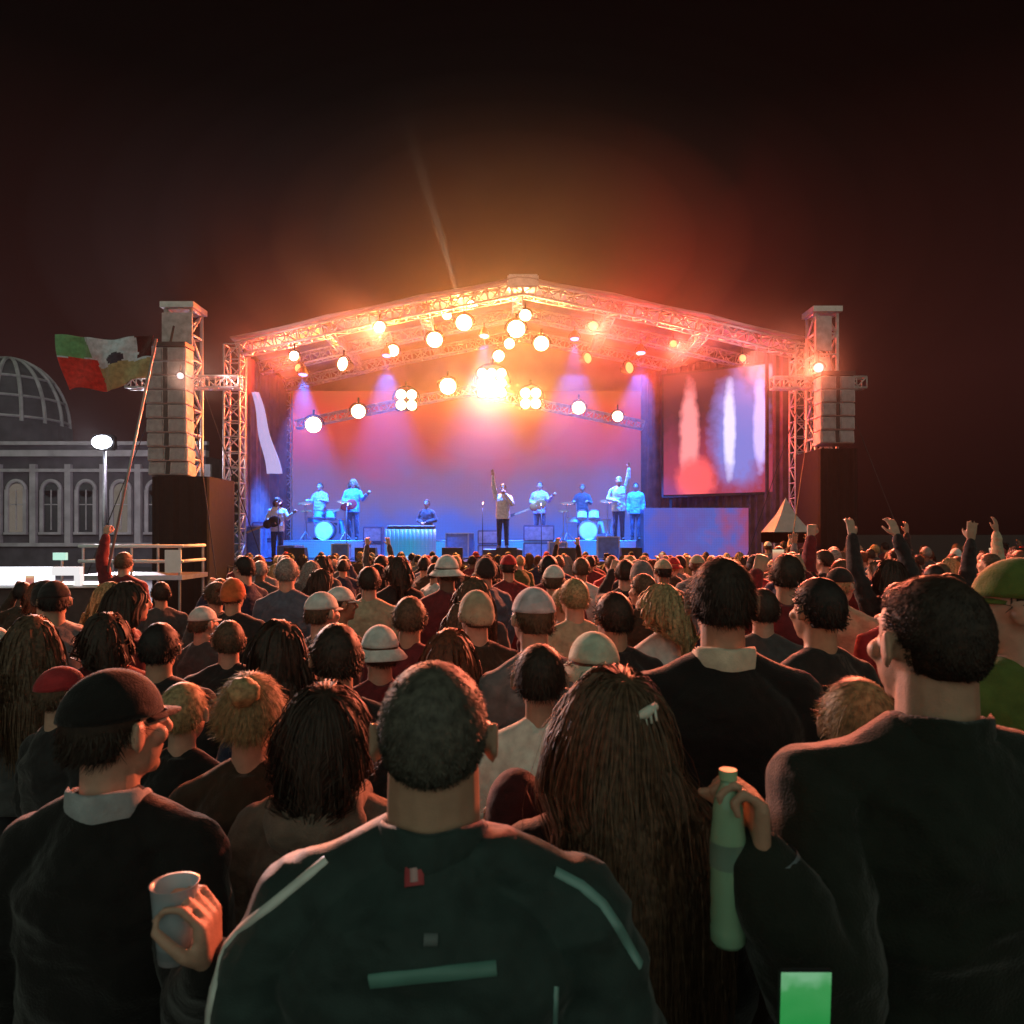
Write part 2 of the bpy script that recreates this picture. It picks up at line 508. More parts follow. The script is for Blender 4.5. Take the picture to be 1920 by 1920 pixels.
def hair_mesh(t, style, m, M, strands, seed, voxel):
    rs = np.random.RandomState(int(seed * 10) + 3)
    # under-cap following the scalp
    bm = bmesh.new()
    bmesh.ops.create_uvsphere(bm, u_segments=40, v_segments=28, radius=1.0)
    dead = [v for v in bm.verts if not scalp_ok(np.float64(v.co.x), np.float64(v.co.y), np.float64(v.co.z))]
    bmesh.ops.delete(bm, geom=dead, context='VERTS')
    th = 1.05 if style in ('cap', 'beanie', 'bucket') else (1.08 if strands == 0 else 1.04)
    if style == 'crop': th = 1.012
    for v in bm.verts:
        n = noise.noise(V(v.co) * 7 + V((seed, 0, 0))) * (0.045 if strands == 0 else 0.02)
        c = v.co
        e = (th + n)
        v.co = V((HC.x + c.x * HR.x * e, HC.y + c.y * HR.y * e, HC.z + c.z * HR.z * e))
    ext = bmesh.ops.extrude_face_region(bm, geom=bm.faces[:])
    for v in [g for g in ext['geom'] if isinstance(g, bmesh.types.BMVert)]:
        v.co = HC + (v.co - HC) * 0.93
    vs, fs = [], []
    bmesh.ops.transform(bm, matrix=M, verts=bm.verts[:])
    bm.verts.index_update()
    vs = [tuple(v.co) for v in bm.verts]
    fs = [tuple(v.index for v in f.verts) for f in bm.faces]
    bm.free()
    # strands as thin ribbons
    N = strands if strands else (1300 if style in ('long', 'tail') else 2200)
    if style in ('cap', 'beanie'):
        N = N // 3
    wd = (0.0008 if style in ('long', 'tail') else 0.0009) if strands else (0.0030 if style in ('long', 'tail') else 0.0022)
    P = rs.normal(size=(N * 3, 3)); P /= np.linalg.norm(P, axis=1)[:, None]
    P = P[scalp_ok(P[:, 0], P[:, 1], P[:, 2])]
    if style in ('cap', 'beanie', 'bucket'):
        P = P[P[:, 2] < 0.05]
    P = P[:N]; N = len(P)
    HRn = np.array(HR); HCn = np.array(HC)
    pos = HCn + P * HRn * 1.02
    crown = np.array([0.12, -0.45, 0.88])
    nrm = P / HRn; nrm /= np.linalg.norm(nrm, axis=1)[:, None]
    # flow: away from crown, tangent
    fl = P - crown * (P @ crown)[:, None]
    fl = fl / (np.linalg.norm(fl, axis=1)[:, None] + 1e-6)
    fl = fl - nrm * (fl * nrm).sum(1)[:, None]
    long_ = style in ('long', 'tail')
    segs = 14 if long_ else 3
    base = len(vs)
    if long_:
        length = 0.46 + rs.rand(N) * 0.16
        step = length / segs
        d = fl * 0.9 + nrm * 0.25 + np.array([0, -0.15, -0.35]) + rs.normal(size=(N, 3)) * 0.10
    elif style == 'crop':
        step = 0.0016 + rs.rand(N) * 0.0010 + 0.0014 * np.clip(P[:, 2], 0, 1)
        d = fl * 1.0 + nrm * 0.24 + rs.normal(size=(N, 3)) * 0.12 + np.array([0, 0, -0.15])
        pos = HCn + P * HRn * 1.0
    else:
        step = (0.0065 + rs.rand(N) * 0.005) if style != 'bun' else (0.012 + rs.rand(N) * 0.006)
        d = fl * 1.0 + nrm * 0.22 + rs.normal(size=(N, 3)) * 0.13 + np.array([0, 0, -0.22])
    path = [pos.copy()]
    wav = rs.rand(N) * 6.28
    clump = (rs.rand(N) * 40).astype(int)
    cx = np.sin(clump * 12.9) * 0.5
    for i in range(segs):
        d = d / (np.linalg.norm(d, axis=1)[:, None] + 1e-6)
        pos = pos + d * step[:, None]
        if long_:
            g = np.array([0, 0, -1.0])
            d = d * 0.55 + g * 0.55 + rs.normal(size=(N, 3)) * 0.05
            d[:, 0] += 0.07 * np.sin(wav * 0.15 + i * 0.9 + cx * 6)
            # keep hair off the face
            rel = (pos - HCn)
            fr = (rel[:, 1] > 0.03) & (rel[:, 2] < 0.05)
            d[fr, 1] -= 0.5
            d[fr, 0] += np.sign(rel[fr, 0]) * 0.3
            # push out of the skull
            q = rel / (HRn * 1.10)
            L = np.linalg.norm(q, axis=1)
            ins = L < 1
            pos[ins] = HCn + (rel[ins].T / L[ins]).T
            # push out of the back and shoulders
            low = pos[:, 2] < 1.50
            ty = -0.145 - 0.03 * np.clip((1.50 - pos[:, 2]) / 0.15, 0, 1)
            bad = low & (pos[:, 1] > ty) & (pos[:, 1] < 0.06) & (np.abs(pos[:, 0]) < 0.19)
            pos[bad, 1] = ty[bad] - rs.rand(bad.sum()) * 0.03
            nk = (pos[:, 2] < 1.60) & (pos[:, 1] > -0.11) & (np.abs(pos[:, 0]) < 0.075)
            pos[nk, 1] = -0.11 - rs.rand(nk.sum()) * 0.02
        else:
            d = d - nrm * 0.18
        path.append(pos.copy())
    path = np.array(path)                     # segs+1, N, 3
    if style == 'tail':
        for i in range(4, segs + 1):
            path[i, :, 0] *= 0.28; path[i, :, 1] = path[i, :, 1] * 0.35 - 0.105
    Mn = np.array(M)
    sd = np.cross(nrm, d); sd /= (np.linalg.norm(sd, axis=1)[:, None] + 1e-6)
    sd = sd + rs.normal(size=(N, 3)) * 0.3
    ws = np.linspace(1.0, 0.25, segs + 1)
    allv = []
    for i in range(segs + 1):
        for s in (-1, 1):
            q = path[i] + sd * wd * ws[i] * s * (2.2 if long_ else 1.0)
            q = q @ Mn[:3, :3].T + Mn[:3, 3]
            allv.append(q)
    A = np.array(allv)                        # 2(segs+1), N, 3
    A = A.transpose(1, 0, 2).reshape(-1, 3)
    k = 2 * (segs + 1)
    vs += [tuple(x) for x in A.tolist()]
    for j in range(N):
        b = base + j * k
        for i in range(segs):
            fs.append((b + 2 * i, b + 2 * i + 1, b + 2 * i + 3, b + 2 * i + 2))
    if style == 'bun':
        bm = bmesh.new()
        ell(bm, (0, -0.115, 1.72), (0.042, 0.036, 0.040), seg=18)
        for v in bm.verts:
            v.co += (v.co - V((0, -0.115, 1.72))) * noise.noise(v.co * 60) * 0.25
        bmesh.ops.transform(bm, matrix=M, verts=bm.verts[:])
        bm.verts.index_update()
        o = len(vs)
        vs += [tuple(v.co) for v in bm.verts]
        fs += [tuple(o + v.index for v in f.verts) for f in bm.faces]
        bm.free()
    return objm('hair', pydata('hair', vs, fs), m, t, True)

def headwear(t, style, m, M, voxel):
    bm = bmesh.new()
    if style == 'beanie':
        bmesh.ops.create_uvsphere(bm, u_segments=48, v_segments=30, radius=1.0)
        bmesh.ops.delete(bm, geom=[v for v in bm.verts if v.co.z < -0.35 + 0.25 * v.co.y], context='VERTS')
        for v in bm.verts:
            a = math.atan2(v.co.y, v.co.x)
            e = 1.13 + 0.010 * math.sin(a * 24) + (0.06 if v.co.z < 0.0 else 0)
            c = v.co
            v.co = V((HC.x + c.x * HR.x * e, HC.y + c.y * HR.y * e, HC.z + c.z * HR.z * (e + 0.06)))
    else:
        bmesh.ops.create_uvsphere(bm, u_segments=40, v_segments=26, radius=1.0)
        bmesh.ops.delete(bm, geom=[v for v in bm.verts if v.co.z < 0.02], context='VERTS')
        for v in bm.verts:
            e = 1.12
            c = v.co
            v.co = V((HC.x + c.x * HR.x * e, HC.y + c.y * HR.y * e, HC.z + c.z * HR.z * (e + 0.02)))
        if style == 'bucket':
            N = 40
            rr = []
            for r, z in ((1.10, 0.04), (1.13, 0.0), (1.35, -0.22), (1.55, -0.42), (1.52, -0.45), (1.10, -0.04)):
                rr.append([bm.verts.new((HC.x + HR.x * (r + .1 * (r > 1.2)) * math.cos(a), HC.y + HR.y * r * math.sin(a), HC.z + HR.z * (z + 0.02 * math.sin(3 * a))))
                           for a in [2 * math.pi * q / N for q in range(N)]])
            for i in range(5):
                for q in range(N):
                    bm.faces.new((rr[i][q], rr[i][(q + 1) % N], rr[i + 1][(q + 1) % N], rr[i + 1][q]))
        else:
            N = 14
            rr = []
            for r, dz in ((1.05, 0.0), (1.3, -0.02), (1.62, -0.10), (1.62, -0.14), (1.05, -0.05)):
                rr.append([bm.verts.new((HC.x + HR.x * (0.95 + (r - 1.05) * 0.1) * math.cos(a), HC.y + HR.y * (r if r < 1.1 else r * (0.55 + 0.45 * math.sin(a))) * math.sin(a),
                                         HC.z + HR.z * (0.10 + dz))) for a in [R(20) + R(140) * q / (N - 1) for q in range(N)]])
            for i in range(4):
                for q in range(N - 1):
                    bm.faces.new((rr[i][q], rr[i][(q + 1)], rr[i + 1][(q + 1)], rr[i + 1][q]))
    ext = bmesh.ops.extrude_face_region(bm, geom=bm.faces[:])
    for v in [g for g in ext['geom'] if isinstance(g, bmesh.types.BMVert)]:
        v.co = HC + (v.co - HC) * 0.97
    bmesh.ops.transform(bm, matrix=M, verts=bm.verts[:])
    return obj({'cap': 'baseball_cap', 'beanie': 'beanie', 'bucket': 'bucket_hat'}[style], bm, m, t, True)

# ------------------------------------------------------------------ the setting
def ground_mat():
    m = bpy.data.materials.new('asphalt'); m.use_nodes = True
    n = m.node_tree; b = n.nodes['Principled BSDF']
    t = n.nodes.new('ShaderNodeTexCoord')
    a = n.nodes.new('ShaderNodeTexNoise'); a.inputs['Scale'].default_value = 0.6; a.inputs['Detail'].default_value = 8
    c = n.nodes.new('ShaderNodeTexNoise'); c.inputs['Scale'].default_value = 90
    n.links.new(t.outputs['Object'], a.inputs['Vector']); n.links.new(t.outputs['Object'], c.inputs['Vector'])
    r = n.nodes.new('ShaderNodeValToRGB'); r.color_ramp.elements[0].color = (0.03, 0.03, 0.032, 1); r.color_ramp.elements[1].color = (0.075, 0.07, 0.068, 1)
    n.links.new(a.outputs['Fac'], r.inputs[0]); n.links.new(r.outputs[0], b.inputs['Base Color'])
    bp = n.nodes.new('ShaderNodeBump'); bp.inputs['Strength'].default_value = 0.4; bp.inputs['Distance'].default_value = 0.01
    n.links.new(c.outputs['Fac'], bp.inputs['Height']); n.links.new(bp.outputs[0], b.inputs['Normal'])
    b.inputs['Roughness'].default_value = 0.75
    return m
bm = bmesh.new()
bmesh.ops.create_grid(bm, x_segments=8, y_segments=8, size=900)
tag(obj('ground', bm, ground_mat()), None, None, kind='structure')

def truss(bm, a, b, size, r=0.025, bays=None, up=V((0, 0, 1))):
    """square lattice girder between a and b"""
    a, b = V(a), V(b)
    d = (b - a); L = d.length; d.normalize()
    u = (up - d * up.dot(d)).normalized(); w = d.cross(u)
    n = bays or max(2, round(L / size))
    cs = [(u * i + w * j) * size / 2 for i, j in ((1, 1), (1, -1), (-1, -1), (-1, 1))]
    for c in cs:
        tube(bm, (a + c, b + c), r, 6)
    for k in range(n + 1):
        p = a + d * L * k / n
        for i in range(4):
            tube(bm, (p + cs[i], p + cs[(i + 1) % 4]), r * 0.6, 5)
            if k < n:
                q = a + d * L * (k + 1) / n
                x, y = (i, (i + 1) % 4) if (k + i) % 2 else ((i + 1) % 4, i)
                tube(bm, (p + cs[x], q + cs[y]), r * 0.6, 5)

def spot(parent, loc, target, col, power, size=60, blend=0.6, rad=0.08):
    l = bpy.data.lights.new('beam', 'SPOT')
    l.color = col; l.energy = power; l.spot_size = R(size); l.spot_blend = blend; l.shadow_soft_size = rad
    o = bpy.data.objects.new('beam', l)
    link(o)
    o.location = loc
    o.rotation_euler = (V(target) - V(loc)).to_track_quat('-Z', 'Y').to_euler()
    if parent is not None:
        mw = o.matrix_basis.copy()
        o.parent = parent
        o.matrix_parent_inverse = parent.matrix_basis.inverted()
    return o

YF, YB = 20.0, 24.6       # stage front and back
XL, XR, XC = -7.45, 7.75, 0.30
ZD = 1.2
ZE, ZP = 6.95, 8.60       # eaves and ridge of the gable

stage = thing('concert_stage', 'open-air concert stage with gabled roof, glowing red and blue inside', 'stage', (XC, YF, 0))
def S(name, bm, m, smooth=False, par=None):
    bmesh.ops.translate(bm, verts=bm.verts[:], vec=(-XC, -YF, 0))
    return obj(name, bm, m, par or stage, smooth)
M_deck = mat('stage_deck', (0.045, 0.045, 0.05), rough=0.35, var=0.3, scale=3)
M_skirt = mat('black_drape', (0.02, 0.02, 0.022), rough=0.9, bump=0.6, bscale=12)
M_canopy = mat('canopy_fabric', (0.36, 0.30, 0.30), rough=0.7, var=0.2, scale=2.5, bump=0.5, bscale=3)
M_truss = mat('truss_aluminium', (0.62, 0.60, 0.60), rough=0.42, metal=0.35, var=0.15)
bm = bmesh.new(); bx(bm, (XC, (YF + YB) / 2, ZD - 0.1), (XR - XL + 0.6, YB - YF + 1.0, 0.2)); S('deck', bm, M_deck)
bm = bmesh.new()
N = 160
for i in range(N):
    x0 = XL - 0.3 + (XR - XL + 0.6) * i / N; x1 = XL - 0.3 + (XR - XL + 0.6) * (i + 1) / N
    y0 = YF - 0.46 + 0.03 * math.sin(i * 1.9); y1 = YF - 0.46 + 0.03 * math.sin((i + 1) * 1.9)
    bm.faces.new([bm.verts.new(p) for p in ((x0, y0, 0), (x1, y1, 0), (x1, y1, ZD - 0.2), (x0, y0, ZD - 0.2))])
bmesh.ops.remove_doubles(bm, verts=bm.verts[:], dist=0.001)
bmesh.ops.extrude_face_region(bm, geom=bm.faces[:])
S('skirt', bm, M_skirt, True)

def gable(x):
    """height of the roof line, slightly arched"""
    t = (x - XL) / (XC - XL) if x < XC else (XR - x) / (XR - XC)
    return ZE + (ZP - ZE) * (t * 0.8 + 0.2 * math.sin(t * math.pi / 2))

# canopy skin, thick and slightly sagging between the rafters
bm = bmesh.new()
NX, NY = 48, 24
g = [[bm.verts.new((XL - 0.15 + (XR - XL + 0.3) * i / NX, YF - 0.3 + (YB - YF + 0.9) * j / NY,
                    gable(XL + (XR - XL) * i / NX) + 0.30 - 0.07 * math.sin(math.pi * (j / NY * 3 % 1)) - 0.04 * abs(math.sin(i / NX * 6 * math.pi)))) for j in range(NY + 1)] for i in range(NX + 1)]
for i in range(NX):
    for j in range(NY):
        bm.faces.new((g[i][j], g[i + 1][j], g[i + 1][j + 1], g[i][j + 1]))
ex = bmesh.ops.extrude_face_region(bm, geom=bm.faces[:])
bmesh.ops.translate(bm, verts=[v for v in ex['geom'] if isinstance(v, bmesh.types.BMVert)], vec=(0, 0, -0.03))
S('roof_canopy', bm, M_canopy, True)

def gable_truss(y, size, r, drop=0.0):
    bm = bmesh.new()
    for (x0, x1) in ((XL, (XL + XC) / 2), ((XL + XC) / 2, XC), (XC, (XC + XR) / 2), ((XC + XR) / 2, XR)):
        truss(bm, (x0, y, gable(x0) - drop), (x1, y, gable(x1) - drop), size, r)
    return bm
S('front_truss', gable_truss(YF - 0.05, 0.34, 0.032), M_truss, True)
S('middle_truss', gable_truss(YF + 1.7, 0.30, 0.03, 0.12), M_truss, True)
S('rear_truss', gable_truss(YB - 0.6, 0.30, 0.03, 0.15), M_truss, True)
for k, f in enumerate((0.16, 0.33, 0.5, 0.67, 0.84)):
    bm = bmesh.new()
    x = XL + (XR - XL) * f
    truss(bm, (x, YF, gable(x) - 0.05), (x, YB, gable(x) - 0.05), 0.26, 0.024)
    S('purlin', bm, M_truss, True)
for y, n_ in ((YF - 0.1, 'front'), (YB, 'rear')):
    for x in (XL - 0.1, XR + 0.1):
        bm = bmesh.new()
        truss(bm, (x, y, 0), (x, y, ZE + 0.1), 0.42, 0.03, up=V((0, 1, 0)))
        c = S('column', bm, M_truss, True)
        bm = bmesh.new(); bx(bm, (x, y, 0.06), (0.9, 0.9, 0.12)); S('base_plate', bm, M_black, par=c)
# ridge cap where the rafters meet
bm = bmesh.new(); bx(bm, (XC, YF - 0.05, ZP + 0.17), (0.85, 0.5, 0.36)); bmesh.ops.bevel(bm, geom=bm.edges[:], offset=0.04, segments=2, affect='EDGES')
S('ridge_block', bm, M_truss)
# lower crossing truss bars carrying the rear lamps
bm = bmesh.new()
def rearline(x):
    t = 1 - abs(x - (-1.4)) / 6.2
    return 4.9 + 1.25 * t
for i in range(6):
    x0 = -6.9 + i * 1.85; x1 = x0 + 1.85
    truss(bm, (x0, 23.4, rearline(x0) + 0.38), (x1, 23.4, rearline(x1) + 0.38), 0.26, 0.024)
S('lighting_truss', bm, M_truss, True)

# glowing wall behind the band, stage light put into its red, violet, blue gradient
def led_material(key, stops, strength, px=0.05, rot=False, noise_amt=0.35, nscale=0.7):
    m = bpy.data.materials.new(key); m.use_nodes = True
    n = m.node_tree; b = n.nodes['Principled BSDF']
    b.inputs['Base Color'].default_value = (0.02, 0.02, 0.02, 1); b.inputs['Roughness'].default_value = 0.5
    t = n.nodes.new('ShaderNodeTexCoord'); s = n.nodes.new('ShaderNodeSeparateXYZ')
    n.links.new(t.outputs['Generated'], s.inputs[0])
    nz = n.nodes.new('ShaderNodeTexNoise'); nz.inputs['Scale'].default_value = nscale; nz.inputs['Detail'].default_value = 3
    n.links.new(t.outputs['Object'], nz.inputs['Vector'])
    ma = n.nodes.new('ShaderNodeMath'); ma.operation = 'MULTIPLY_ADD'; ma.inputs[1].default_value = noise_amt; ma.inputs[2].default_value = -noise_amt / 2
    n.links.new(nz.outputs['Fac'], ma.inputs[0])
    ad = n.nodes.new('ShaderNodeMath'); ad.operation = 'ADD'
    n.links.new(s.outputs['X' if rot else 'Z'], ad.inputs[0]); n.links.new(ma.outputs[0], ad.inputs[1])
    cr = n.nodes.new('ShaderNodeValToRGB')
    el = cr.color_ramp.elements
    while len(el) < len(stops): el.new(0.5)
    for e, (p, c) in zip(el, stops):
        e.position = p; e.color = (*c, 1)
    n.links.new(ad.outputs[0], cr.inputs[0])
    # pixel pitch
    wv = n.nodes.new('ShaderNodeVectorMath'); wv.operation = 'MULTIPLY'; wv.inputs[1].default_value = (1 / px,) * 3
    n.links.new(t.outputs['Object'], wv.inputs[0])
    vo = n.nodes.new('ShaderNodeTexVoronoi'); vo.inputs['Scale'].default_value = 1.0; vo.inputs['Randomness'].default_value = 0.0
    n.links.new(wv.outputs[0], vo.inputs['Vector'])
    mr = n.nodes.new('ShaderNodeMapRange'); mr.inputs['From Max'].default_value = 0.7; mr.inputs['To Min'].default_value = 1.15; mr.inputs['To Max'].default_value = 0.75
    n.links.new(vo.outputs['Distance'], mr.inputs['Value'])
    mu = n.nodes.new('ShaderNodeMath'); mu.operation = 'MULTIPLY'; mu.inputs[1].default_value = strength
    n.links.new(mr.outputs[0], mu.inputs[0])
    n.links.new(cr.outputs[0], b.inputs['Emission Color']); n.links.new(mu.outputs[0], b.inputs['Emission Strength'])
    return m
M_glow_wall = led_material('glow_wall', [(0.0, (0.04, 0.15, 0.85)), (0.17, (0.06, 0.13, 0.70)), (0.30, (0.17, 0.13, 0.36)), (0.46, (0.24, 0.10, 0.19)), (0.64, (0.44, 0.06, 0.08)), (0.85, (0.62, 0.05, 0.035)), (1.0, (0.45, 0.07, 0.03))], 0.95)
bm = bmesh.new(); bx(bm, (-1.55, YB - 0.15, 3.95), (11.7, 0.12, 5.5)); S('glow_wall', bm, M_glow_wall)
M_frame = mat('dark_frame', (0.05, 0.035, 0.035), rough=0.6)
# gable infill cloth above the glow wall and wing walls each side
bm = bmesh.new()
xs = [XL + (XR - XL) * i / 40 for i in range(41)]
for i in range(40):
    a, c = xs[i], xs[i + 1]
    bm.faces.new([bm.verts.new(p) for p in ((a, YB + 0.02, 6.6), (c, YB + 0.02, 6.6), (c, YB + 0.02, gable(c) + 0.2), (a, YB + 0.02, gable(a) + 0.2))])
bmesh.ops.remove_doubles(bm, verts=bm.verts[:], dist=0.001)
ex = bmesh.ops.extrude_face_region(bm, geom=bm.faces[:]); bmesh.ops.translate(bm, verts=[v for v in ex['geom'] if isinstance(v, bmesh.types.BMVert)], vec=(0, 0.04, 0))
S('gable_cloth', bm, mat('gable_cloth', (0.40, 0.22, 0.20), rough=0.9, bump=0.5, bscale=2, var=0.3, scale=1.0))
def wall(p0, p1, z0, z1, th, m, name, folds=0.0):
    a, c = V((*p0, 0)), V((*p1, 0)); d = (c - a); L = d.length; d.normalize(); nn = V((d.y, -d.x, 0))
    bm = bmesh.new(); K = max(4, int(L * 14))
    rows = []
    for i in range(K + 1):
        p = a + d * L * i / K + nn * folds * math.sin(i * 1.7)
        rows.append((bm.verts.new((p.x, p.y, z0)), bm.verts.new((p.x, p.y, z1))))
    for i in range(K):
        bm.faces.new((rows[i][0], rows[i + 1][0], rows[i + 1][1], rows[i][1]))
    ex = bmesh.ops.extrude_face_region(bm, geom=bm.faces[:])
    bmesh.ops.translate(bm, verts=[v for v in ex['geom'] if isinstance(v, bmesh.types.BMVert)], vec=-nn * th)
    return S(name, bm, m)
M_wing = mat('wing_drape', (0.16, 0.09, 0.10), rough=0.9, var=0.3, scale=3, bump=0.4, bscale=5)
wall((4.35, YB), (XR + 0.1, YF + 0.6), ZD, 7.3, 0.05, M_wing, 'wing_drape', 0.05)
wall((XL - 0.1, YF + 0.4), (XL - 0.05, YB), ZD, 7.0, 0.05, M_wing, 'wing_drape', 0.05)
# cloth swag left of the opening, its lilac light put in as glow
bm = bmesh.new()
K = 24
for i in range(K + 1):
    t = i / K
    c = at(478, 735, 21.0).lerp(at(514, 888, 21.0), t)
    w_ = 0.10 + 0.14 * t
    for j in range(7):
        u = j / 6
        bm.verts.new((c.x - w_ + 2 * w_ * u + 0.03 * math.sin(t * 9), c.y + 0.05 * math.sin(u * 9 + t * 2), c.z))
bm.verts.ensure_lookup_table()
for i in range(K):
    for j in range(6):
        q = i * 7 + j
        bm.faces.new([bm.verts[z] for z in (q, q + 1, q + 8, q + 7)])
ex = bmesh.ops.extrude_face_region(bm, geom=bm.faces[:]); bmesh.ops.translate(bm, verts=[v for v in ex['geom'] if isinstance(v, bmesh.types.BMVert)], vec=(0, 0.02, 0))
S('side_swag', bm, emitter('glow_swag', (0.52, 0.44, 0.80), 0.9), True)
# low riser fascia on the right, lit violet blue, and the risers for the band
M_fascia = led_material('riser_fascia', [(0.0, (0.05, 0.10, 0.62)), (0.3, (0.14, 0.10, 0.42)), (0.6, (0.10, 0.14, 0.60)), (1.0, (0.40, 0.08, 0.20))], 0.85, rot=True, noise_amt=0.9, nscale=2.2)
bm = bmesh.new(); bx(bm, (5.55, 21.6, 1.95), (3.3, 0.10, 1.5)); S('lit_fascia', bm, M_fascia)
bm = bmesh.new(); bx(bm, (5.55, 22.3, 1.93), (3.3, 1.26, 1.45)); S('wing_riser', bm, M_deck)
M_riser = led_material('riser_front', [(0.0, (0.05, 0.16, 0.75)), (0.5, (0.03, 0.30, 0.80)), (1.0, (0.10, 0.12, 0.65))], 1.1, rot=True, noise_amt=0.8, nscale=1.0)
for x0, x1 in ((-6.9, -4.1), (-3.6, -1.2), (-0.6, 1.3), (1.6, 3.7)):
    bm = bmesh.new(); bx(bm, ((x0 + x1) / 2, 22.6, ZD + 0.27), (x1 - x0, 1.8, 0.54)); bmesh.ops.bevel(bm, geom=bm.edges[:], offset=0.015, segments=1, affect='EDGES')
    rz_ = S('riser', bm, M_deck)
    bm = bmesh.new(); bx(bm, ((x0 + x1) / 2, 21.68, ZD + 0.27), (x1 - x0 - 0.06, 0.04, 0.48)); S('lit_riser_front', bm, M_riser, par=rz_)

# tall side screen in the right wing
SCR = thing('side_screen', 'tall LED side screen in the right wing, red figure beside pale blue stripes', 'screen', (0, 0, 0))
pa, pb = at(1245, 1000, 22.9), at(1458, 1000, 21.0)
sd = V((pb.x - pa.x, pb.y - pa.y, 0)); SL = sd.length
SCR.location = (pa.x, pa.y, 0); SCR.rotation_euler = (0, 0, math.atan2(sd.y, sd.x))
zb, zt = 3.15, 6.85
bm = bmesh.new(); bx(bm, (SL / 2, 0.07, (zb + zt) / 2), (SL + 0.16, 0.14, zt - zb + 0.16)); obj('frame', bm, M_frame, SCR)
def picture_mat():
    m = bpy.data.materials.new('screen_picture'); m.use_nodes = True
    n = m.node_tree; b = n.nodes['Principled BSDF']; b.inputs['Base Color'].default_value = (0.02, 0.02, 0.02, 1)
    t = n.nodes.new('ShaderNodeTexCoord'); s = n.nodes.new('ShaderNodeSeparateXYZ'); n.links.new(t.outputs['Generated'], s.inputs[0])
    nz = n.nodes.new('ShaderNodeTexNoise'); nz.inputs['Scale'].default_value = 2.6; nz.inputs['Detail'].default_value = 6
    n.links.new(t.outputs['Object'], nz.inputs['Vector'])
    def blob(cx, cz, rx, rz_, col, prev, soft=0.27):
        vx = n.nodes.new('ShaderNodeMath'); vx.operation = 'MULTIPLY_ADD'; vx.inputs[1].default_value = 1 / rx; vx.inputs[2].default_value = -cx / rx
        n.links.new(s.outputs['X'], vx.inputs[0])
        vz = n.nodes.new('ShaderNodeMath'); vz.operation = 'MULTIPLY_ADD'; vz.inputs[1].default_value = 1 / rz_; vz.inputs[2].default_value = -cz / rz_
        n.links.new(s.outputs['Z'], vz.inputs[0])
        cb = n.nodes.new('ShaderNodeCombineXYZ'); n.links.new(vx.outputs[0], cb.inputs[0]); n.links.new(vz.outputs[0], cb.inputs[1])
        ln = n.nodes.new('ShaderNodeVectorMath'); ln.operation = 'LENGTH'; n.links.new(cb.outputs[0], ln.inputs[0])
        ad = n.nodes.new('ShaderNodeMath'); ad.operation = 'MULTIPLY_ADD'; ad.inputs[1].default_value = 0.7; n.links.new(nz.outputs['Fac'], ad.inputs[0]); n.links.new(ln.outputs['Value'], ad.inputs[2])
        mr = n.nodes.new('ShaderNodeMapRange'); mr.inputs['From Min'].default_value = 1.35 - soft; mr.inputs['From Max'].default_value = 1.35 + soft; mr.inputs['To Min'].default_value = 1; mr.inputs['To Max'].default_value = 0
        n.links.new(ad.outputs[0], mr.inputs['Value'])
        mi = n.nodes.new('ShaderNodeMix'); mi.data_type = 'RGBA'; n.links.new(mr.outputs[0], mi.inputs[0])
        if isinstance(prev, tuple): mi.inputs[6].default_value = (*prev, 1)
        else: n.links.new(prev, mi.inputs[6])
        mi.inputs[7].default_value = (*col, 1)
        return mi.outputs[2]
    c = blob(0.5, 0.15, 0.9, 0.35, (0.26, 0.025, 0.05), (0.045, 0.010, 0.013), 0.5)
    c = blob(0.24, 0.45, 0.085, 0.42, (0.85, 0.24, 0.24), c)
    c = blob(0.30, 0.12, 0.17, 0.17, (0.78, 0.09, 0.09), c)
    c = blob(0.86, 0.93, 0.11, 0.09, (0.90, 0.25, 0.32), c)
    c = blob(0.68, 0.50, 0.23, 0.44, (0.16, 0.16, 0.50), c)
    c = blob(0.60, 0.52, 0.050, 0.36, (0.66, 0.60, 0.92), c)
    c = blob(0.86, 0.55, 0.055, 0.34, (0.55, 0.42, 0.90), c)
    n.links.new(c, b.inputs['Emission Color']); b.inputs['Emission Strength'].default_value = 1.4
    return m
bm = bmesh.new(); bx(bm, (SL / 2, -0.015, (zb + zt) / 2), (SL, 0.03, zt - zb)); obj('display', bm, picture_mat(), SCR)
for x in (0.2, SL - 0.2):
    bm = bmesh.new(); tube(bm, ((x, 0.08, ZD), (x, 0.08, zb - 0.08)), 0.05, 8); obj('leg', bm, M_black, SCR)
bm = bmesh.new(); bx(bm, (SL / 2, 0.0, 1.23), (SL, 0.6, 0.06)); obj('foot_beam', bm, M_black, SCR)

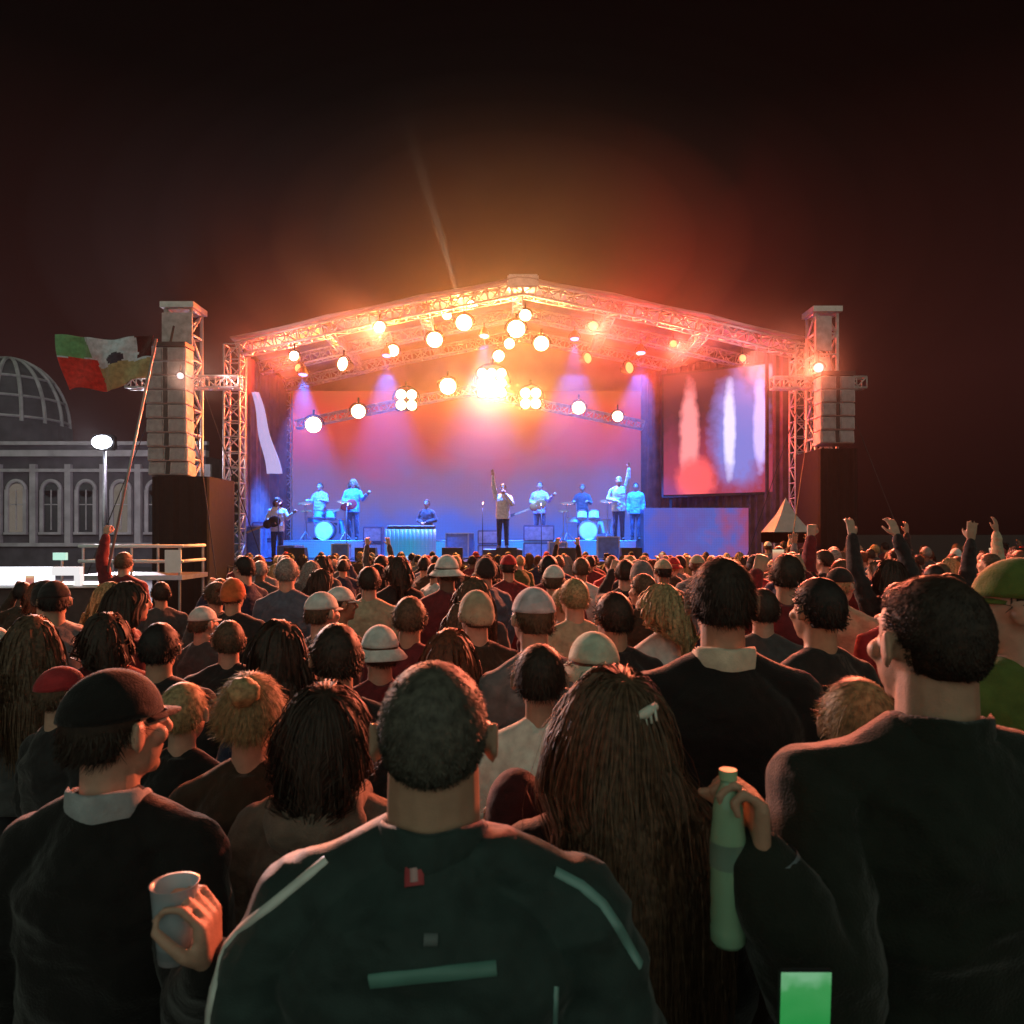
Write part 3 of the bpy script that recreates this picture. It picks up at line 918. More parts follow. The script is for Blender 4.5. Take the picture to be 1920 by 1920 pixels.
# ------------------------------------------------------------------ stage lamps
M_lens_w = emitter('lens_warm_white', (1.0, 0.80, 0.42), 14.0, sample=False)
M_lens_o = emitter('lens_orange', (1.0, 0.30, 0.10), 2.2, sample=False)
M_lens_b = emitter('lens_cool_white', (0.80, 0.85, 1.0), 14.0, sample=False)
def lamp_mesh(r):
    out = []
    b1 = bmesh.new()
    prof = [(-0.26, 0.45), (-0.24, 0.62), (-0.05, 0.9), (0.02, 1.08), (0.06, 1.10), (0.06, 1.0), (0.03, 0.98)]
    rr = []
    for y, q in prof:
        rr.append([b1.verts.new((math.cos(a) * r * q, -y * r / 0.16, math.sin(a) * r * q)) for a in [2 * math.pi * k / 20 for k in range(20)]])
    for i in range(len(rr) - 1):
        for k in range(20):
            b1.faces.new((rr[i][k], rr[i][(k + 1) % 20], rr[i + 1][(k + 1) % 20], rr[i + 1][k]))
    b1.faces.new(rr[0])
    b2 = bmesh.new(); ell(b2, (0, -0.035 * r / 0.16, 0), (r * 0.97, r * 0.3, r * 0.97), seg=20)
    b3 = bmesh.new()
    tube(b3, [(math.cos(a) * r * 1.3, 0, math.sin(a) * r * 1.3) for a in [math.pi * k / 10 for k in range(11)]], r * 0.09, 6)
    tube(b3, [(0, 0, r * 1.3), (0, 0, r * 1.3 + 0.16)], r * 0.14, 8)
    return b1, b2, b3
LAMPS = {}
def stage_lamp(label, px, py, Y, r, lens, beam=None, group='lamps hung under the stage roof', tgt=None):
    p = at(px, py, Y)
    t = thing('stage_lamp', label, 'stage lamp', p, 0, group)
    b1, b2, b3 = lamp_mesh(r)
    if r > 0.3:
        b1.free(); b2.free()
        n_ = 3 if r > 0.4 else 2
        b1 = bmesh.new(); bx(b1, (0, 0.07, 0), (r * 2.05, 0.16, r * 2.05)); bmesh.ops.bevel(b1, geom=b1.edges[:], offset=0.03, segments=2, affect='EDGES')
        obj('housing', b1, M_black, t)
        for a in range(n_):
            for c in range(n_):
                b2 = bmesh.new(); ell(b2, ((a - (n_ - 1) / 2) * r * 2 / n_, -0.02, (c - (n_ - 1) / 2) * r * 2 / n_), (r / n_ * 0.93, 0.05, r / n_ * 0.93), seg=20); obj('lens', b2, lens, t, True)
        obj('yoke', b3, M_black, t, True)
    else:
        obj('housing', b1, M_black, t, True); obj('lens', b2, lens, t, True); obj('yoke', b3, M_black, t, True)
    tgt = V(tgt or (p.x * 0.35, 2.0, 1.0))
    t.rotation_euler = (0, 0, math.atan2(tgt.y - p.y, tgt.x - p.x) + math.pi / 2)
    bpy.context.view_layer.update()
    if beam:
        col, pw, size = beam
        loc = p + (tgt - p).normalized() * 0.16 * r / 0.16
        sp = spot(None, loc, tgt, col, pw, size, 0.8, r)
        sp.parent = t; sp.matrix_parent_inverse = t.matrix_world.inverted()
    return t
OR = (1.0, 0.19, 0.025); RD = (1.0, 0.07, 0.03); WM = (1.0, 0.38, 0.09)
ORD = ['first', 'second', 'third', 'fourth', 'fifth', 'sixth', 'seventh', 'eighth', 'ninth', 'tenth']
up = [(560, 690, .12, M_lens_o, (RD, 2200)), (645, 683, .20, M_lens_w, (OR, 1000)), (737, 658, .17, M_lens_w, (OR, 1000)), (815, 638, .23, M_lens_w, (OR, 1200)),
      (870, 606, .24, M_lens_w, (OR, 1200)), (968, 618, .26, M_lens_w, (WM, 1200)), (1015, 645, .22, M_lens_w, (OR, 1200)), (1100, 672, .16, M_lens_o, (RD, 1200)), (1178, 690, .17, M_lens_o, (RD, 3500))]
what = ['dull orange', 'small yellow-white', 'slim yellow-white', 'tall yellow-white', 'bright yellow-white', 'white', 'pale yellow', 'soft orange', 'salmon-orange']
for i, (px, py, r, L, (c, pw)) in enumerate(up):
    stage_lamp('%s stage lamp, %s from the left in the upper row under the roof edge' % (what[i], ORD[i]), px, py, 21.5, r, L, (c, pw, 130), 'lamps in the upper row under the stage roof', None if 1 < i < 7 else ((-14, 6, 6) if i < 2 else (14, 6, 6)))
lo = [(588, 797, .27), (672, 772, .24), (762, 750, .36), (840, 725, .28), (922, 718, .50), (995, 747, .36), (1085, 765, .22), (1158, 781, .18)]
what = ['pinkish white', 'small cream', 'large cream', 'warm white', 'dazzling large white', 'large yellow-white', 'small peach', 'tiny peach']
for i, (px, py, r) in enumerate(lo):
    stage_lamp('%s stage lamp, %s from the left in the lower row before the glow wall' % (what[i], ORD[i]), px, py, 23.1, r * 0.92, M_lens_w, (WM if i in (4, 5) else OR, 450 + 1500 * r * r * 3 + (9000 if i == 4 else 0), 140), 'lamps in the lower row in front of the screen')
# glowing strip of lit truss near the ridge
for i, (px, py, r) in enumerate([(935, 668, .16), (955, 645, .15), (985, 592, .17), (838, 592, .12), (885, 572, .13)]):
    stage_lamp(['small white lamp just above the dazzling large lamp', 'small white lamp on the slope up to the roof ridge', 'small white lamp closest below the roof ridge',
                'small white lamp on the left roof edge, lower of two', 'small white lamp on the left roof edge, upper of two'][i], px, py, 21.2 if i < 3 else 20.3, r, M_lens_w, (WM, 200, 120), 'small lamps near the roof ridge')
beam_o = spot(None, at(870, 590, 19.6), at(745, 170, 19.6), (1.0, 0.72, 0.45), 60000, 6, 0.9, 0.05)
beam_o.parent = [o for o in COL.objects if o.get('label') == 'small white lamp on the left roof edge, upper of two'][0]; beam_o.matrix_parent_inverse = beam_o.parent.matrix_world.inverted()
edge = [(552, 668, .13, M_lens_w, (1.0, 0.16, 0.06)), (712, 614, .15, M_lens_w, (1.0, 0.20, 0.08)), (1112, 612, .13, M_lens_o, (1.0, 0.10, 0.05)), (1262, 645, .10, M_lens_o, (1.0, 0.14, 0.08)), (1392, 672, .10, M_lens_o, (1.0, 0.22, 0.16))]
for i, (px, py, r, L, c) in enumerate(edge):
    stage_lamp('small lamp clamped to the front roof edge, %s from the left, aimed at the crowd' % ORD[i], px, py, 19.55, r, L, (c, 9000, 58), 'lamps clamped to the front roof edge', (at(px, py, 19.5).x * 1.1, 6.0, 0.3))
# blue wash lamps over the band, hung from the middle truss and pointing down
for i, (x, y) in enumerate(((-6.0, 21.0), (-3.6, 21.0), (-0.8, 21.0), (1.8, 21.0), (3.7, 21.0))):
    z = gable(x) - 0.75
    t = thing('wash_lamp', 'dark downlight throwing blue on the band, %s from the left under the stage roof' % ORD[i], 'stage lamp', (x, y, z), 0, 'blue downlights over the band')
    b1, b2, b3 = lamp_mesh(0.13)
    for b in (b1, b2, b3):
        bmesh.ops.rotate(b, verts=b.verts[:], matrix=Matrix.Rotation(R(78) if b is not b3 else 0, 3, 'X'))
    obj('housing', b1, M_black, t, True); obj('lens', b2, emitter('lens_blue', (0.1, 0.3, 1.0), 3.0, False), t, True); obj('yoke', b3, M_black, t, True)
    bpy.context.view_layer.update()
    sp = spot(None, (x, y, z - 0.16), (x - 0.1, y + 0.9, 1.2), (0.012, 0.17, 1.0), 20000, 56, 0.7, 0.1)
    sp.parent = t; sp.matrix_parent_inverse = t.matrix_world.inverted()

# smoke drifting under the stage roof
def volume(name, lo_, hi_, dens, col, g, label):
    bm = bmesh.new(); c = (V(lo_) + V(hi_)) / 2; s = V(hi_) - V(lo_); bx(bm, (0, 0, 0), s)
    m = bpy.data.materials.new(name); m.use_nodes = True; n = m.node_tree; n.nodes.clear()
    o = n.nodes.new('ShaderNodeOutputMaterial'); v = n.nodes.new('ShaderNodeVolumePrincipled')
    v.inputs['Color'].default_value = (*col, 1); v.inputs['Density'].default_value = dens; v.inputs['Anisotropy'].default_value = g
    n.links.new(v.outputs[0], o.inputs['Volume'])
    ob = obj(name, bm, m, loc=c)
    return tag(ob, label, None, kind='stuff')
volume('stage_smoke', (XL + 0.3, YF + 0.2, ZD + 0.02), (4.1, 24.3, 6.5), 0.010, (0.9, 0.9, 0.9), 0.3, 'thin smoke lit red and violet under the stage roof')
def smoke_ball(name, c, r, dens, g, label):
    bm = bmesh.new(); ell(bm, (0, 0, 0), r, seg=48)
    m = bpy.data.materials.new(name); m.use_nodes = True; n = m.node_tree; n.nodes.clear()
    o = n.nodes.new('ShaderNodeOutputMaterial'); v = n.nodes.new('ShaderNodeVolumePrincipled')
    v.inputs['Color'].default_value = (0.92, 0.92, 0.92, 1); v.inputs['Density'].default_value = dens; v.inputs['Anisotropy'].default_value = g
    n.links.new(v.outputs[0], o.inputs['Volume'])
    tag(obj(name, bm, m, loc=c), label, None, kind='stuff')
for i, (r, d) in enumerate((((11.0, 5.0, 5.2), 0.0010), ((9.6, 4.6, 4.5), 0.0015), ((8.2, 4.2, 4.0), 0.0022), ((7.0, 3.8, 3.4), 0.003), ((5.6, 3.4, 2.8), 0.004), ((4.3, 3.0, 2.2), 0.006))):
    smoke_ball('smoke_cloud', (0.0, 17.2, 8.7), r, d, 0.45, 'smoke cloud glowing orange above and round the stage roof')
smoke_ball('halo_puff', (-0.62, 22.7, 5.9), (2.6, 0.7, 1.7), 0.045, 0.5, 'added smoke puff for the halo round the dazzling large lamp')  # puff added only to give this lamp a halo
volume('haze', (-130, -20, -1), (130, 130, 70), 0.00013, (0.92, 0.92, 0.92), 0.45, 'thin haze in the night air glowing dim red round the stage')

# ------------------------------------------------------------------ loudspeaker towers
M_spk = mat('grey_speaker', (0.50, 0.46, 0.48), rough=0.7, var=0.3, scale=6)
M_grille = mat('speaker_grille', (0.34, 0.31, 0.33), rough=0.6, bump=0.9, bscale=90)
M_scrim = mat('dark_scrim', (0.007, 0.006, 0.006), rough=0.95, bump=0.4, bscale=6)
def speaker_tower(x, y, w, ztop, scrim, side):
    t = thing('lattice_tower', 'tall grey lattice loudspeaker tower %s of the stage with dark cloth round its foot' % side, 'tower', (x, y, 0), 0)
    bm = bmesh.new(); truss(bm, (0, 0, 0.1), (0, 0, ztop), w, 0.045, up=V((0, 1, 0))); obj('mast', bm, M_truss, t, True)
    bm = bmesh.new(); bx(bm, (0, 0, ztop + 0.08), (w + 0.2, w + 0.2, 0.14)); obj('head_block', bm, M_truss, t)
    bm = bmesh.new(); truss(bm, (-1.4 if side == 'left' else -1.3, 0, ztop - 1.75), (1.4 if side == 'left' else 1.1, 0, ztop - 1.75), 0.28, 0.028); obj('cross_arm', bm, M_truss, t, True)
    bm = bmesh.new()
    for zz in ((ztop - 0.55, 0.9), (ztop - 1.55, 0.8)) if side == 'right' else ((ztop - 0.62, 1.0),):
        bx(bm, (0.0 if side == 'left' else -0.1, -w / 2 - 0.06, zz[0]), (w + 0.12 if side == 'left' else w * 0.75, 0.05, zz[1]))
    bmesh.ops.bevel(bm, geom=bm.edges[:], offset=0.01, segments=1, affect='EDGES')
    obj('pale_panel', bm, M_spk, t)
    bm = bmesh.new()
    x0, x1, z1 = scrim
    P = []
    for i in range(49):
        a = 2 * math.pi * i / 48
        P.append((x0 + (x1 - x0) * (0.5 + 0.5 * max(-1, min(1, 1.35 * math.cos(a)))), 0.9 * max(-1, min(1, 1.35 * math.sin(a))) + 0.03 * math.sin(i * 2.3)))
    rr = [[bm.verts.new((p[0], p[1], z)) for p in P[:-1]] for z in (0.02, z1 * 0.5, z1)]
    for j in range(2):
        for i in range(48):
            bm.faces.new((rr[j][i], rr[j][(i + 1) % 48], rr[j + 1][(i + 1) % 48], rr[j + 1][i]))
    bm.faces.new(rr[2])
    obj('scrim', bm, M_scrim, t)
    for k, (ex, ey) in enumerate(((1, 1), (-1, 1), (1, -1), (-1, -1))):
        bm = bmesh.new(); tube(bm, ((0, 0, ztop - 0.5), (ex * (1.7 if side == 'left' else 1.75), ey * 1.9, 0.05)), 0.012, 5); obj('guy_wire', bm, M_black, t)
    return t
def line_array(x, y, ztop, n, w, label, bend):
    t = thing('line_array', label, 'loudspeakers', (x, y, ztop), 0)
    bm = bmesh.new(); bx(bm, (0, 0, 0.06), (w, 0.5, 0.10)); tube(bm, ((0, 0, 0.1), (0, 0.2, 0.6)), 0.03, 6); obj('bumper_frame', bm, M_black, t)
    z = 0.0; a = -0.02; yy = 0.0
    for k in range(n):
        h = 0.34
        bm = bmesh.new()
        bx(bm, (0, 0, 0), (w, 0.45, h - 0.02)); bmesh.ops.bevel(bm, geom=bm.edges[:], offset=0.02, segments=1, affect='EDGES')
        c = obj('cabinet', bm, M_spk, t); c.location = (0, yy, z - h / 2); c.rotation_euler = (-a, 0, 0)
        bm = bmesh.new(); bx(bm, (-w * 0.27, -0.235, 0), (w * 0.36, 0.03, h - 0.07)); obj('grille', bm, M_grille, c)
        bm = bmesh.new(); bx(bm, (w * 0.27, -0.235, 0), (w * 0.36, 0.03, h - 0.07)); obj('grille', bm, M_grille, c)
        bm = bmesh.new(); bx(bm, (0, -0.235, 0), (w * 0.10, 0.03, h - 0.05)); obj('horn', bm, M_black, c)
        z -= h * math.cos(a); yy += h * math.sin(a); a += bend
    return t
pL = at(345, 1000, 18.2); pR = at(1541, 1000, 19.0)
speaker_tower(pL.x, pL.y, 0.62, 7.45, (-0.4, 0.95, 3.3), 'left')
speaker_tower(pR.x, pR.y, 0.55, 7.60, (-0.42, 0.55, 4.05), 'right')
line_array(pL.x, pL.y - 0.75, 6.35, 9, 0.95, 'grey line array of loudspeakers hanging on the left tower', 0.02)
line_array(pR.x, pR.y - 0.72, 5.85, 5, 0.85, 'short grey line array of loudspeakers hanging on the right tower', 0.03)
# wash fixtures on the towers that light the roof edge and trusses
def tower_lamp(p, tgt, col, pw, label, r=0.2):
    t = thing('flood_lamp', label, 'floodlight', p, 0, 'floodlights fixed to the loudspeaker towers')
    b1, b2, b3 = lamp_mesh(r)
    obj('housing', b1, M_black, t, True); obj('lens', b2, emitter('lens_pink_white', (1.0, 0.75, 0.85), 1.0, False), t, True); obj('yoke', b3, M_black, t, True)
    t.rotation_euler = (0, 0, -math.atan2(p[0], p[1]) * 1.0)
    bpy.context.view_layer.update()
    sp = spot(None, V(p) + V((0, 0, 0.0)) + (V(tgt) - V(p)).normalized() * 0.3, tgt, col, pw, 100, 0.9, 0.15)
    sp.parent = t; sp.matrix_parent_inverse = t.matrix_world.inverted()
tower_lamp(at(1535, 690, 18.0), (2.5, 20.2, 7.6), (1.0, 0.50, 0.55), 260, 'round pinkish floodlight glowing on the right loudspeaker tower', 0.12)
tower_lamp(at(338, 705, 17.0), (-2.5, 20.2, 7.6), (1.0, 0.62, 0.60), 550, 'dim round floodlight on the left loudspeaker tower', 0.08)

for lab, p0, tg, c, pw in (('dim round floodlight on the left loudspeaker tower', at(338, 705, 16.6), (0.5, 4.0, 1.0), (1.0, 0.50, 0.36), 11000), ('round pinkish floodlight glowing on the right loudspeaker tower', at(1535, 690, 17.6), (-0.5, 4.5, 1.0), (1.0, 0.20, 0.09), 26000)):
    o = [q for q in COL.objects if q.get('label') == lab][0]
    sp = spot(None, p0, tg, c, pw, 58, 0.6, 0.12)
    sp.parent = o; sp.matrix_parent_inverse = o.matrix_world.inverted()

# ------------------------------------------------------------------ left background
M_stone = mat('pale_stone', (0.42, 0.38, 0.39), rough=0.85, var=0.25, scale=1.5, bump=0.3, bscale=10)
M_stone2 = mat('dark_stone', (0.085, 0.078, 0.088), rough=0.85, var=0.3, scale=1.2, bump=0.3, bscale=10)
M_glassd = mat('dark_glass', (0.03, 0.03, 0.04), rough=0.15, var=0.1)
BY = 42.0
hb = thing('domed_hall', 'old grey stone hall with ribbed dome and tall windows behind the left tower', 'building', (-24, BY, 0))
def B(name, bm, m, par=None, smooth=False):
    bmesh.ops.translate(bm, verts=bm.verts[:], vec=(24, -BY, 0))
    return obj(name, bm, m, par or hb, smooth)
bm = bmesh.new(); bx(bm, (-26.6, BY + 6, 3.2), (18, 12, 6.4)); B('wall', bm, M_stone2)
for z, h, d in ((6.5, 0.35, 0.5), (5.55, 0.18, 0.25), (1.3, 0.2, 0.25), (7.1, 0.2, 0.3)):
    bm = bmesh.new(); bx(bm, (-26.6, BY - d / 2 - 0.003, z), (18.4, d, h)); B('cornice', bm, M_stone)
bm = bmesh.new(); bx(bm, (-26.6, BY + 0.3, 6.85), (18.0, 0.5, 0.36)); B('parapet', bm, M_stone2)
for i in range(9):
    x = -34.4 + i * 2.0
    bm = bmesh.new()
    bx(bm, (x, BY - 0.04, 3.2), (0.82, 0.10, 2.4)); tube(bm, ((x, BY - 0.09, 4.4), (x, BY + 0.01, 4.4)), 0.41, 20)
    w_ = B('window', bm, M_glassd if i not in (3, 6) else emitter('lit_window', (0.9, 0.75, 0.6), 0.12))
    bm = bmesh.new()
    for s in (-1, 1): bx(bm, (x + s * 0.52, BY - 0.10, 3.2), (0.2, 0.20, 2.5))
    tube(bm, [(x + 0.52 * math.cos(a), BY - 0.10, 4.45 + 0.52 * math.sin(a)) for a in [math.pi * k / 12 for k in range(13)]], 0.11, 6)
    bx(bm, (x, BY - 0.14, 1.95), (1.3, 0.28, 0.14)); bx(bm, (x, BY - 0.11, 3.3), (0.06, 0.05, 2.3)); bx(bm, (x, BY - 0.11, 3.6), (0.8, 0.05, 0.06))
    B('window_frame', bm, M_stone, w_)
    bm = bmesh.new(); bx(bm, (x + 1.0, BY - 0.12, 3.6), (0.34, 0.24, 4.6)); B('pilaster', bm, M_stone)
dc = V((-32.3, BY + 5, 7.4))
bm = bmesh.new(); tube(bm, (dc - V((0, 0, .6)), dc + V((0, 0, 1.4))), 3.5, 40); B('dome_drum', bm, M_stone2)
bm = bmesh.new(); ell(bm, dc + V((0, 0, 1.4)), (3.3, 3.3, 4.3), seg=40); dm = B('dome', bm, M_stone2, smooth=True)
for k in range(16):
    a = 2 * math.pi * k / 16
    bm = bmesh.new()
    tube(bm, [dc + V((0, 0, 1.4)) + V((math.cos(a) * 3.36 * math.cos(b), math.sin(a) * 3.36 * math.cos(b), 4.36 * math.sin(b))) for b in [math.pi / 2 * q / 12 for q in range(13)]], 0.12, 6)
    B('rib', bm, M_stone, dm)
bm = bmesh.new()
for z in (0.3, 1.6, 2.9): tube(bm, [dc + V((0, 0, 1.4 + z)) + V((math.cos(a), math.sin(a), 0)) * (3.3 * math.sqrt(max(0, 1 - (z / 4.3) ** 2)) + 0.03) for a in [2 * math.pi * q / 40 for q in range(41)]], 0.09, 6)
B('ring', bm, M_stone, dm)

# bright floodlight on a mast in front of the hall
pf = at(196, 830, 30.0)
t = thing('mast_light', 'dazzling bluish white floodlight on a mast before the stone hall', 'street lamp', (pf.x, pf.y, 0))
bm = bmesh.new(); tube(bm, [(0.0, 0, 0.03), (0.0, 0, pf.z - 0.3)], [0.11, 0.06], 10); obj('pole', bm, M_metal, t, True)
bm = bmesh.new(); tube(bm, ((0, 0, 0), (0, 0, 0.06)), 0.25, 16); obj('base', bm, M_metal, t)
bm = bmesh.new(); bx(bm, (0, 0, pf.z), (0.9, 0.35, 0.62)); bmesh.ops.bevel(bm, geom=bm.edges[:], offset=0.06, segments=2, affect='EDGES'); obj('housing', bm, M_black, t)
bm = bmesh.new(); ell(bm, (0, -0.20, pf.z), (0.42, 0.10, 0.28)); obj('lens', bm, M_lens_b, t, True)
l = bpy.data.lights.new('lamp_light', 'SPOT'); l.energy = 9000; l.color = (0.90, 0.84, 0.95); l.shadow_soft_size = 0.3; l.spot_size = R(150); l.spot_blend = 0.5
lo_ = bpy.data.objects.new('lamp_light', l); link(lo_, t); lo_.location = (0, -0.45, pf.z); lo_.rotation_euler = (R(62), 0, R(180) - 0.35)
l = bpy.data.lights.new('back_light', 'POINT'); l.energy = 1500; l.color = (0.85, 0.74, 0.95); l.shadow_soft_size = 0.2
lo_ = bpy.data.objects.new('back_light', l); link(lo_, t); lo_.location = (0, 0.6, pf.z + 0.1)

# lit bar at the far left, a platform with rails, crowd barrier
M_white = mat('white_panel', (0.75, 0.75, 0.76), rough=0.5, var=0.05)
pb_ = at(55, 1080, 12.0)
t = thing('bar_stall', 'bar counter with glowing white front edge at the left margin of the crowd', 'bar', (pb_.x, pb_.y, 0), R(4))
bm = bmesh.new(); bx(bm, (0, 0.35, 0.52), (2.1, 0.6, 1.02)); obj('counter', bm, M_frame, t)
bm = bmesh.new(); bx(bm, (0, 0.33, 1.08), (2.2, 0.72, 0.06)); bmesh.ops.bevel(bm, geom=bm.edges[:], offset=0.01, segments=1, affect='EDGES'); obj('counter_top', bm, M_white, t)
bm = bmesh.new(); bx(bm, (-0.35, -0.04, 1.27), (1.5, 0.10, 0.26)); obj('light_panel', bm, emitter('panel_glow', (0.86, 0.90, 1.0), 2.4), t)
bm = bmesh.new(); bx(bm, (0.62, -0.03, 1.33), (0.44, 0.12, 0.14)); bx(bm, (0.80, -0.03, 1.18), (0.10, 0.12, 0.18)); obj('sign_end', bm, emitter('panel_glow_dim', (0.95, 0.92, 0.92), 0.9), t)
pp = at(250, 1048, 15.5)
t = thing('camera_platform', 'low scaffold platform with pale rails left of the dark tower foot', 'platform', (pp.x, pp.y, 0))
bm = bmesh.new(); bx(bm, (0, 0.5, 1.02), (2.2, 1.3, 0.10)); obj('deck', bm, M_metal, t)
for x in (-1.02, 0, 1.02):
    for y in (-0.08, 1.08):
        bm = bmesh.new(); tube(bm, ((x, y, 0), (x, y, 1.72)), 0.028, 8); obj('post', bm, M_metal, t)
for z in (1.68, 1.36):
    for (a, b) in (((-1.1, -0.10, z), (1.1, -0.10, z)), ((1.05, -0.1, z), (1.05, 1.1, z)), ((-1.05, -0.1, z), (-1.05, 1.1, z))):
        bm = bmesh.new(); tube(bm, (a, b), 0.035, 8); obj('rail', bm, M_white, t, True)
bm = bmesh.new(); bx(bm, (0.9, -0.12, 1.36), (0.34, 0.03, 0.48)); obj('plate', bm, M_white, t)
p = at(116, 1043, 15.0)
t = thing('emergency_lamp', 'small mint-green lit exit box on a post above the bar', 'sign lamp', (p.x, p.y, 0))
bm = bmesh.new(); tube(bm, ((0, 0, 0), (0, 0, p.z)), 0.03, 8); obj('post', bm, M_metal, t)
bm = bmesh.new(); bx(bm, (0, -0.05, p.z), (0.26, 0.08, 0.15)); obj('light_box', bm, emitter('mint_glow', (0.5, 0.85, 0.70), 1.0), t)

# waved banner on a pole above the crowd
FY = 8.0
def flag():
    fp = at(192, 1000, FY)
    t = thing('flag', 'large waving flag of green, red, white and tan cloth above the left of the crowd', 'flag', (fp.x, FY, 0))
    top = at(292, 640, FY) - V((fp.x, FY, 0)); bot = V((0.0, 0.0, 1.25))
    bm = bmesh.new(); tube(bm, (bot, top + (top - bot).normalized() * 0.03), 0.014, 8); obj('pole', bm, M_metal, t, True)
    NU, NV = 60, 34
    mats = [cloth('flag_white', (0.72, 0.72, 0.82)), cloth('flag_green', (0.22, 0.42, 0.20)), cloth('flag_red', (0.80, 0.06, 0.05)), cloth('flag_tan', (0.50, 0.38, 0.20)), cloth('flag_dark', (0.08, 0.06, 0.09)), cloth('flag_maroon', (0.14, 0.03, 0.03))]
    vs, fs = [], []
    pTR, pBR = at(288, 634, FY), at(281, 712, FY)
    pTL, pBL = at(98, 630, FY), at(138, 738, FY)
    for i in range(NU + 1):
        u = i / NU
        for j in range(NV + 1):
            v = j / NV
            P = pTR.lerp(pTL, u).lerp(pBR.lerp(pBL, u), v)
            y = 0.09 * math.sin(u * 9 + v * 2.2) * (0.15 + u) + 0.03 * math.sin(u * 19 - v * 5)
            z = 0.035 * math.sin(u * 7.5 + 1.0)
            vs.append((P.x - fp.x, P.y - FY + y, P.z + z))
    for i in range(NU):
        for j in range(NV):
            a = i * (NV + 1) + j
            fs.append((a, a + 1, a + NV + 2, a + NV + 1))
    me = pydata('cloth', vs, fs)
    for m in mats: me.materials.append(m)
    for k, pl in enumerate(me.polygons):
        u = (k // NV) / NU; v = (k % NV) / NV
        n_ = noise.noise(V((u * 5, v * 4, 3))) * 0.06
        idx = 0
        if v > 0.52 + n_ and u < 0.62: idx = 3
        if u > 0.60 + n_ and v > 0.42 + n_: idx = 2
        if u > 0.66 + n_ and v < 0.40 + n_: idx = 1
        if v < 0.5 and u < 0.18 + n_: idx = 5
        if (u - 0.38) ** 2 + (v - 0.40) ** 2 * 0.6 < 0.008: idx = 4
        pl.material_index = idx
        pl.use_smooth = True
    o = bpy.data.objects.new('cloth', me); link(o, t)
    sol = o.modifiers.new('s', 'SOLIDIFY'); sol.thickness = 0.003
    return t
flag()

# small white tent at the right foot of the stage
p = at(1473, 1000, 18.3)
t = thing('white_tent', 'small white peaked tent beside the right foot of the stage', 'tent', (p.x, p.y, 0))
bm = bmesh.new()
b0 = [bm.verts.new((sx_ * 0.46, sy_ * 0.46, 1.98)) for sx_, sy_ in ((-1, -1), (1, -1), (1, 1), (-1, 1))]
b1 = [bm.verts.new((sx_ * 0.18, sy_ * 0.18, 2.42)) for sx_, sy_ in ((-1, -1), (1, -1), (1, 1), (-1, 1))]
b2 = bm.verts.new((0, 0, 2.85)); bb = [bm.verts.new((v.co.x, v.co.y, 1.72)) for v in b0]
for i in range(4):
    j = (i + 1) % 4
    bm.faces.new((b0[i], b0[j], b1[j], b1[i])); bm.faces.new((b1[i], b1[j], b2)); bm.faces.new((bb[i], bb[j], b0[j], b0[i]))
ex = bmesh.ops.extrude_face_region(bm, geom=bm.faces[:])
obj('roof', bm, mat('tent_cloth', (0.85, 0.80, 0.78), rough=0.8, var=0.08), t)
for sx_, sy_ in ((-1, -1), (1, -1), (1, 1), (-1, 1)):
    bm = bmesh.new(); tube(bm, ((sx_ * 0.43, sy_ * 0.43, 0), (sx_ * 0.43, sy_ * 0.43, 1.98)), 0.02, 8); obj('post', bm, M_metal, t)

# crowd barriers in front of the stage
def barrier():
    t = thing('crowd_barrier', 'steel crowd barrier between the front row and the stage', 'barrier', (0, 0, 0), 0, 'crowd barriers along the stage front')
    bm = bmesh.new()
    tube(bm, [(-1.1, 0, 0.12), (-1.1, 0, 1.05), (-1.05, 0, 1.1), (1.05, 0, 1.1), (1.1, 0, 1.05), (1.1, 0, 0.12)], 0.022, 8); tube(bm, ((-1.1, 0, 0.2), (1.1, 0, 0.2)), 0.02, 6)
    for i in range(16): tube(bm, ((-1.0 + i * 0.133, 0, 0.2), (-1.0 + i * 0.133, 0, 1.1)), 0.008, 5)
    obj('frame', bm, M_metal, t, True)
    for x in (-0.9, 0.9):
        bm = bmesh.new(); tube(bm, [(x, -0.28, 0.03), (x, 0, 0.2), (x, 0.28, 0.03)], 0.02, 6); obj('foot', bm, M_metal, t, True)
    return t

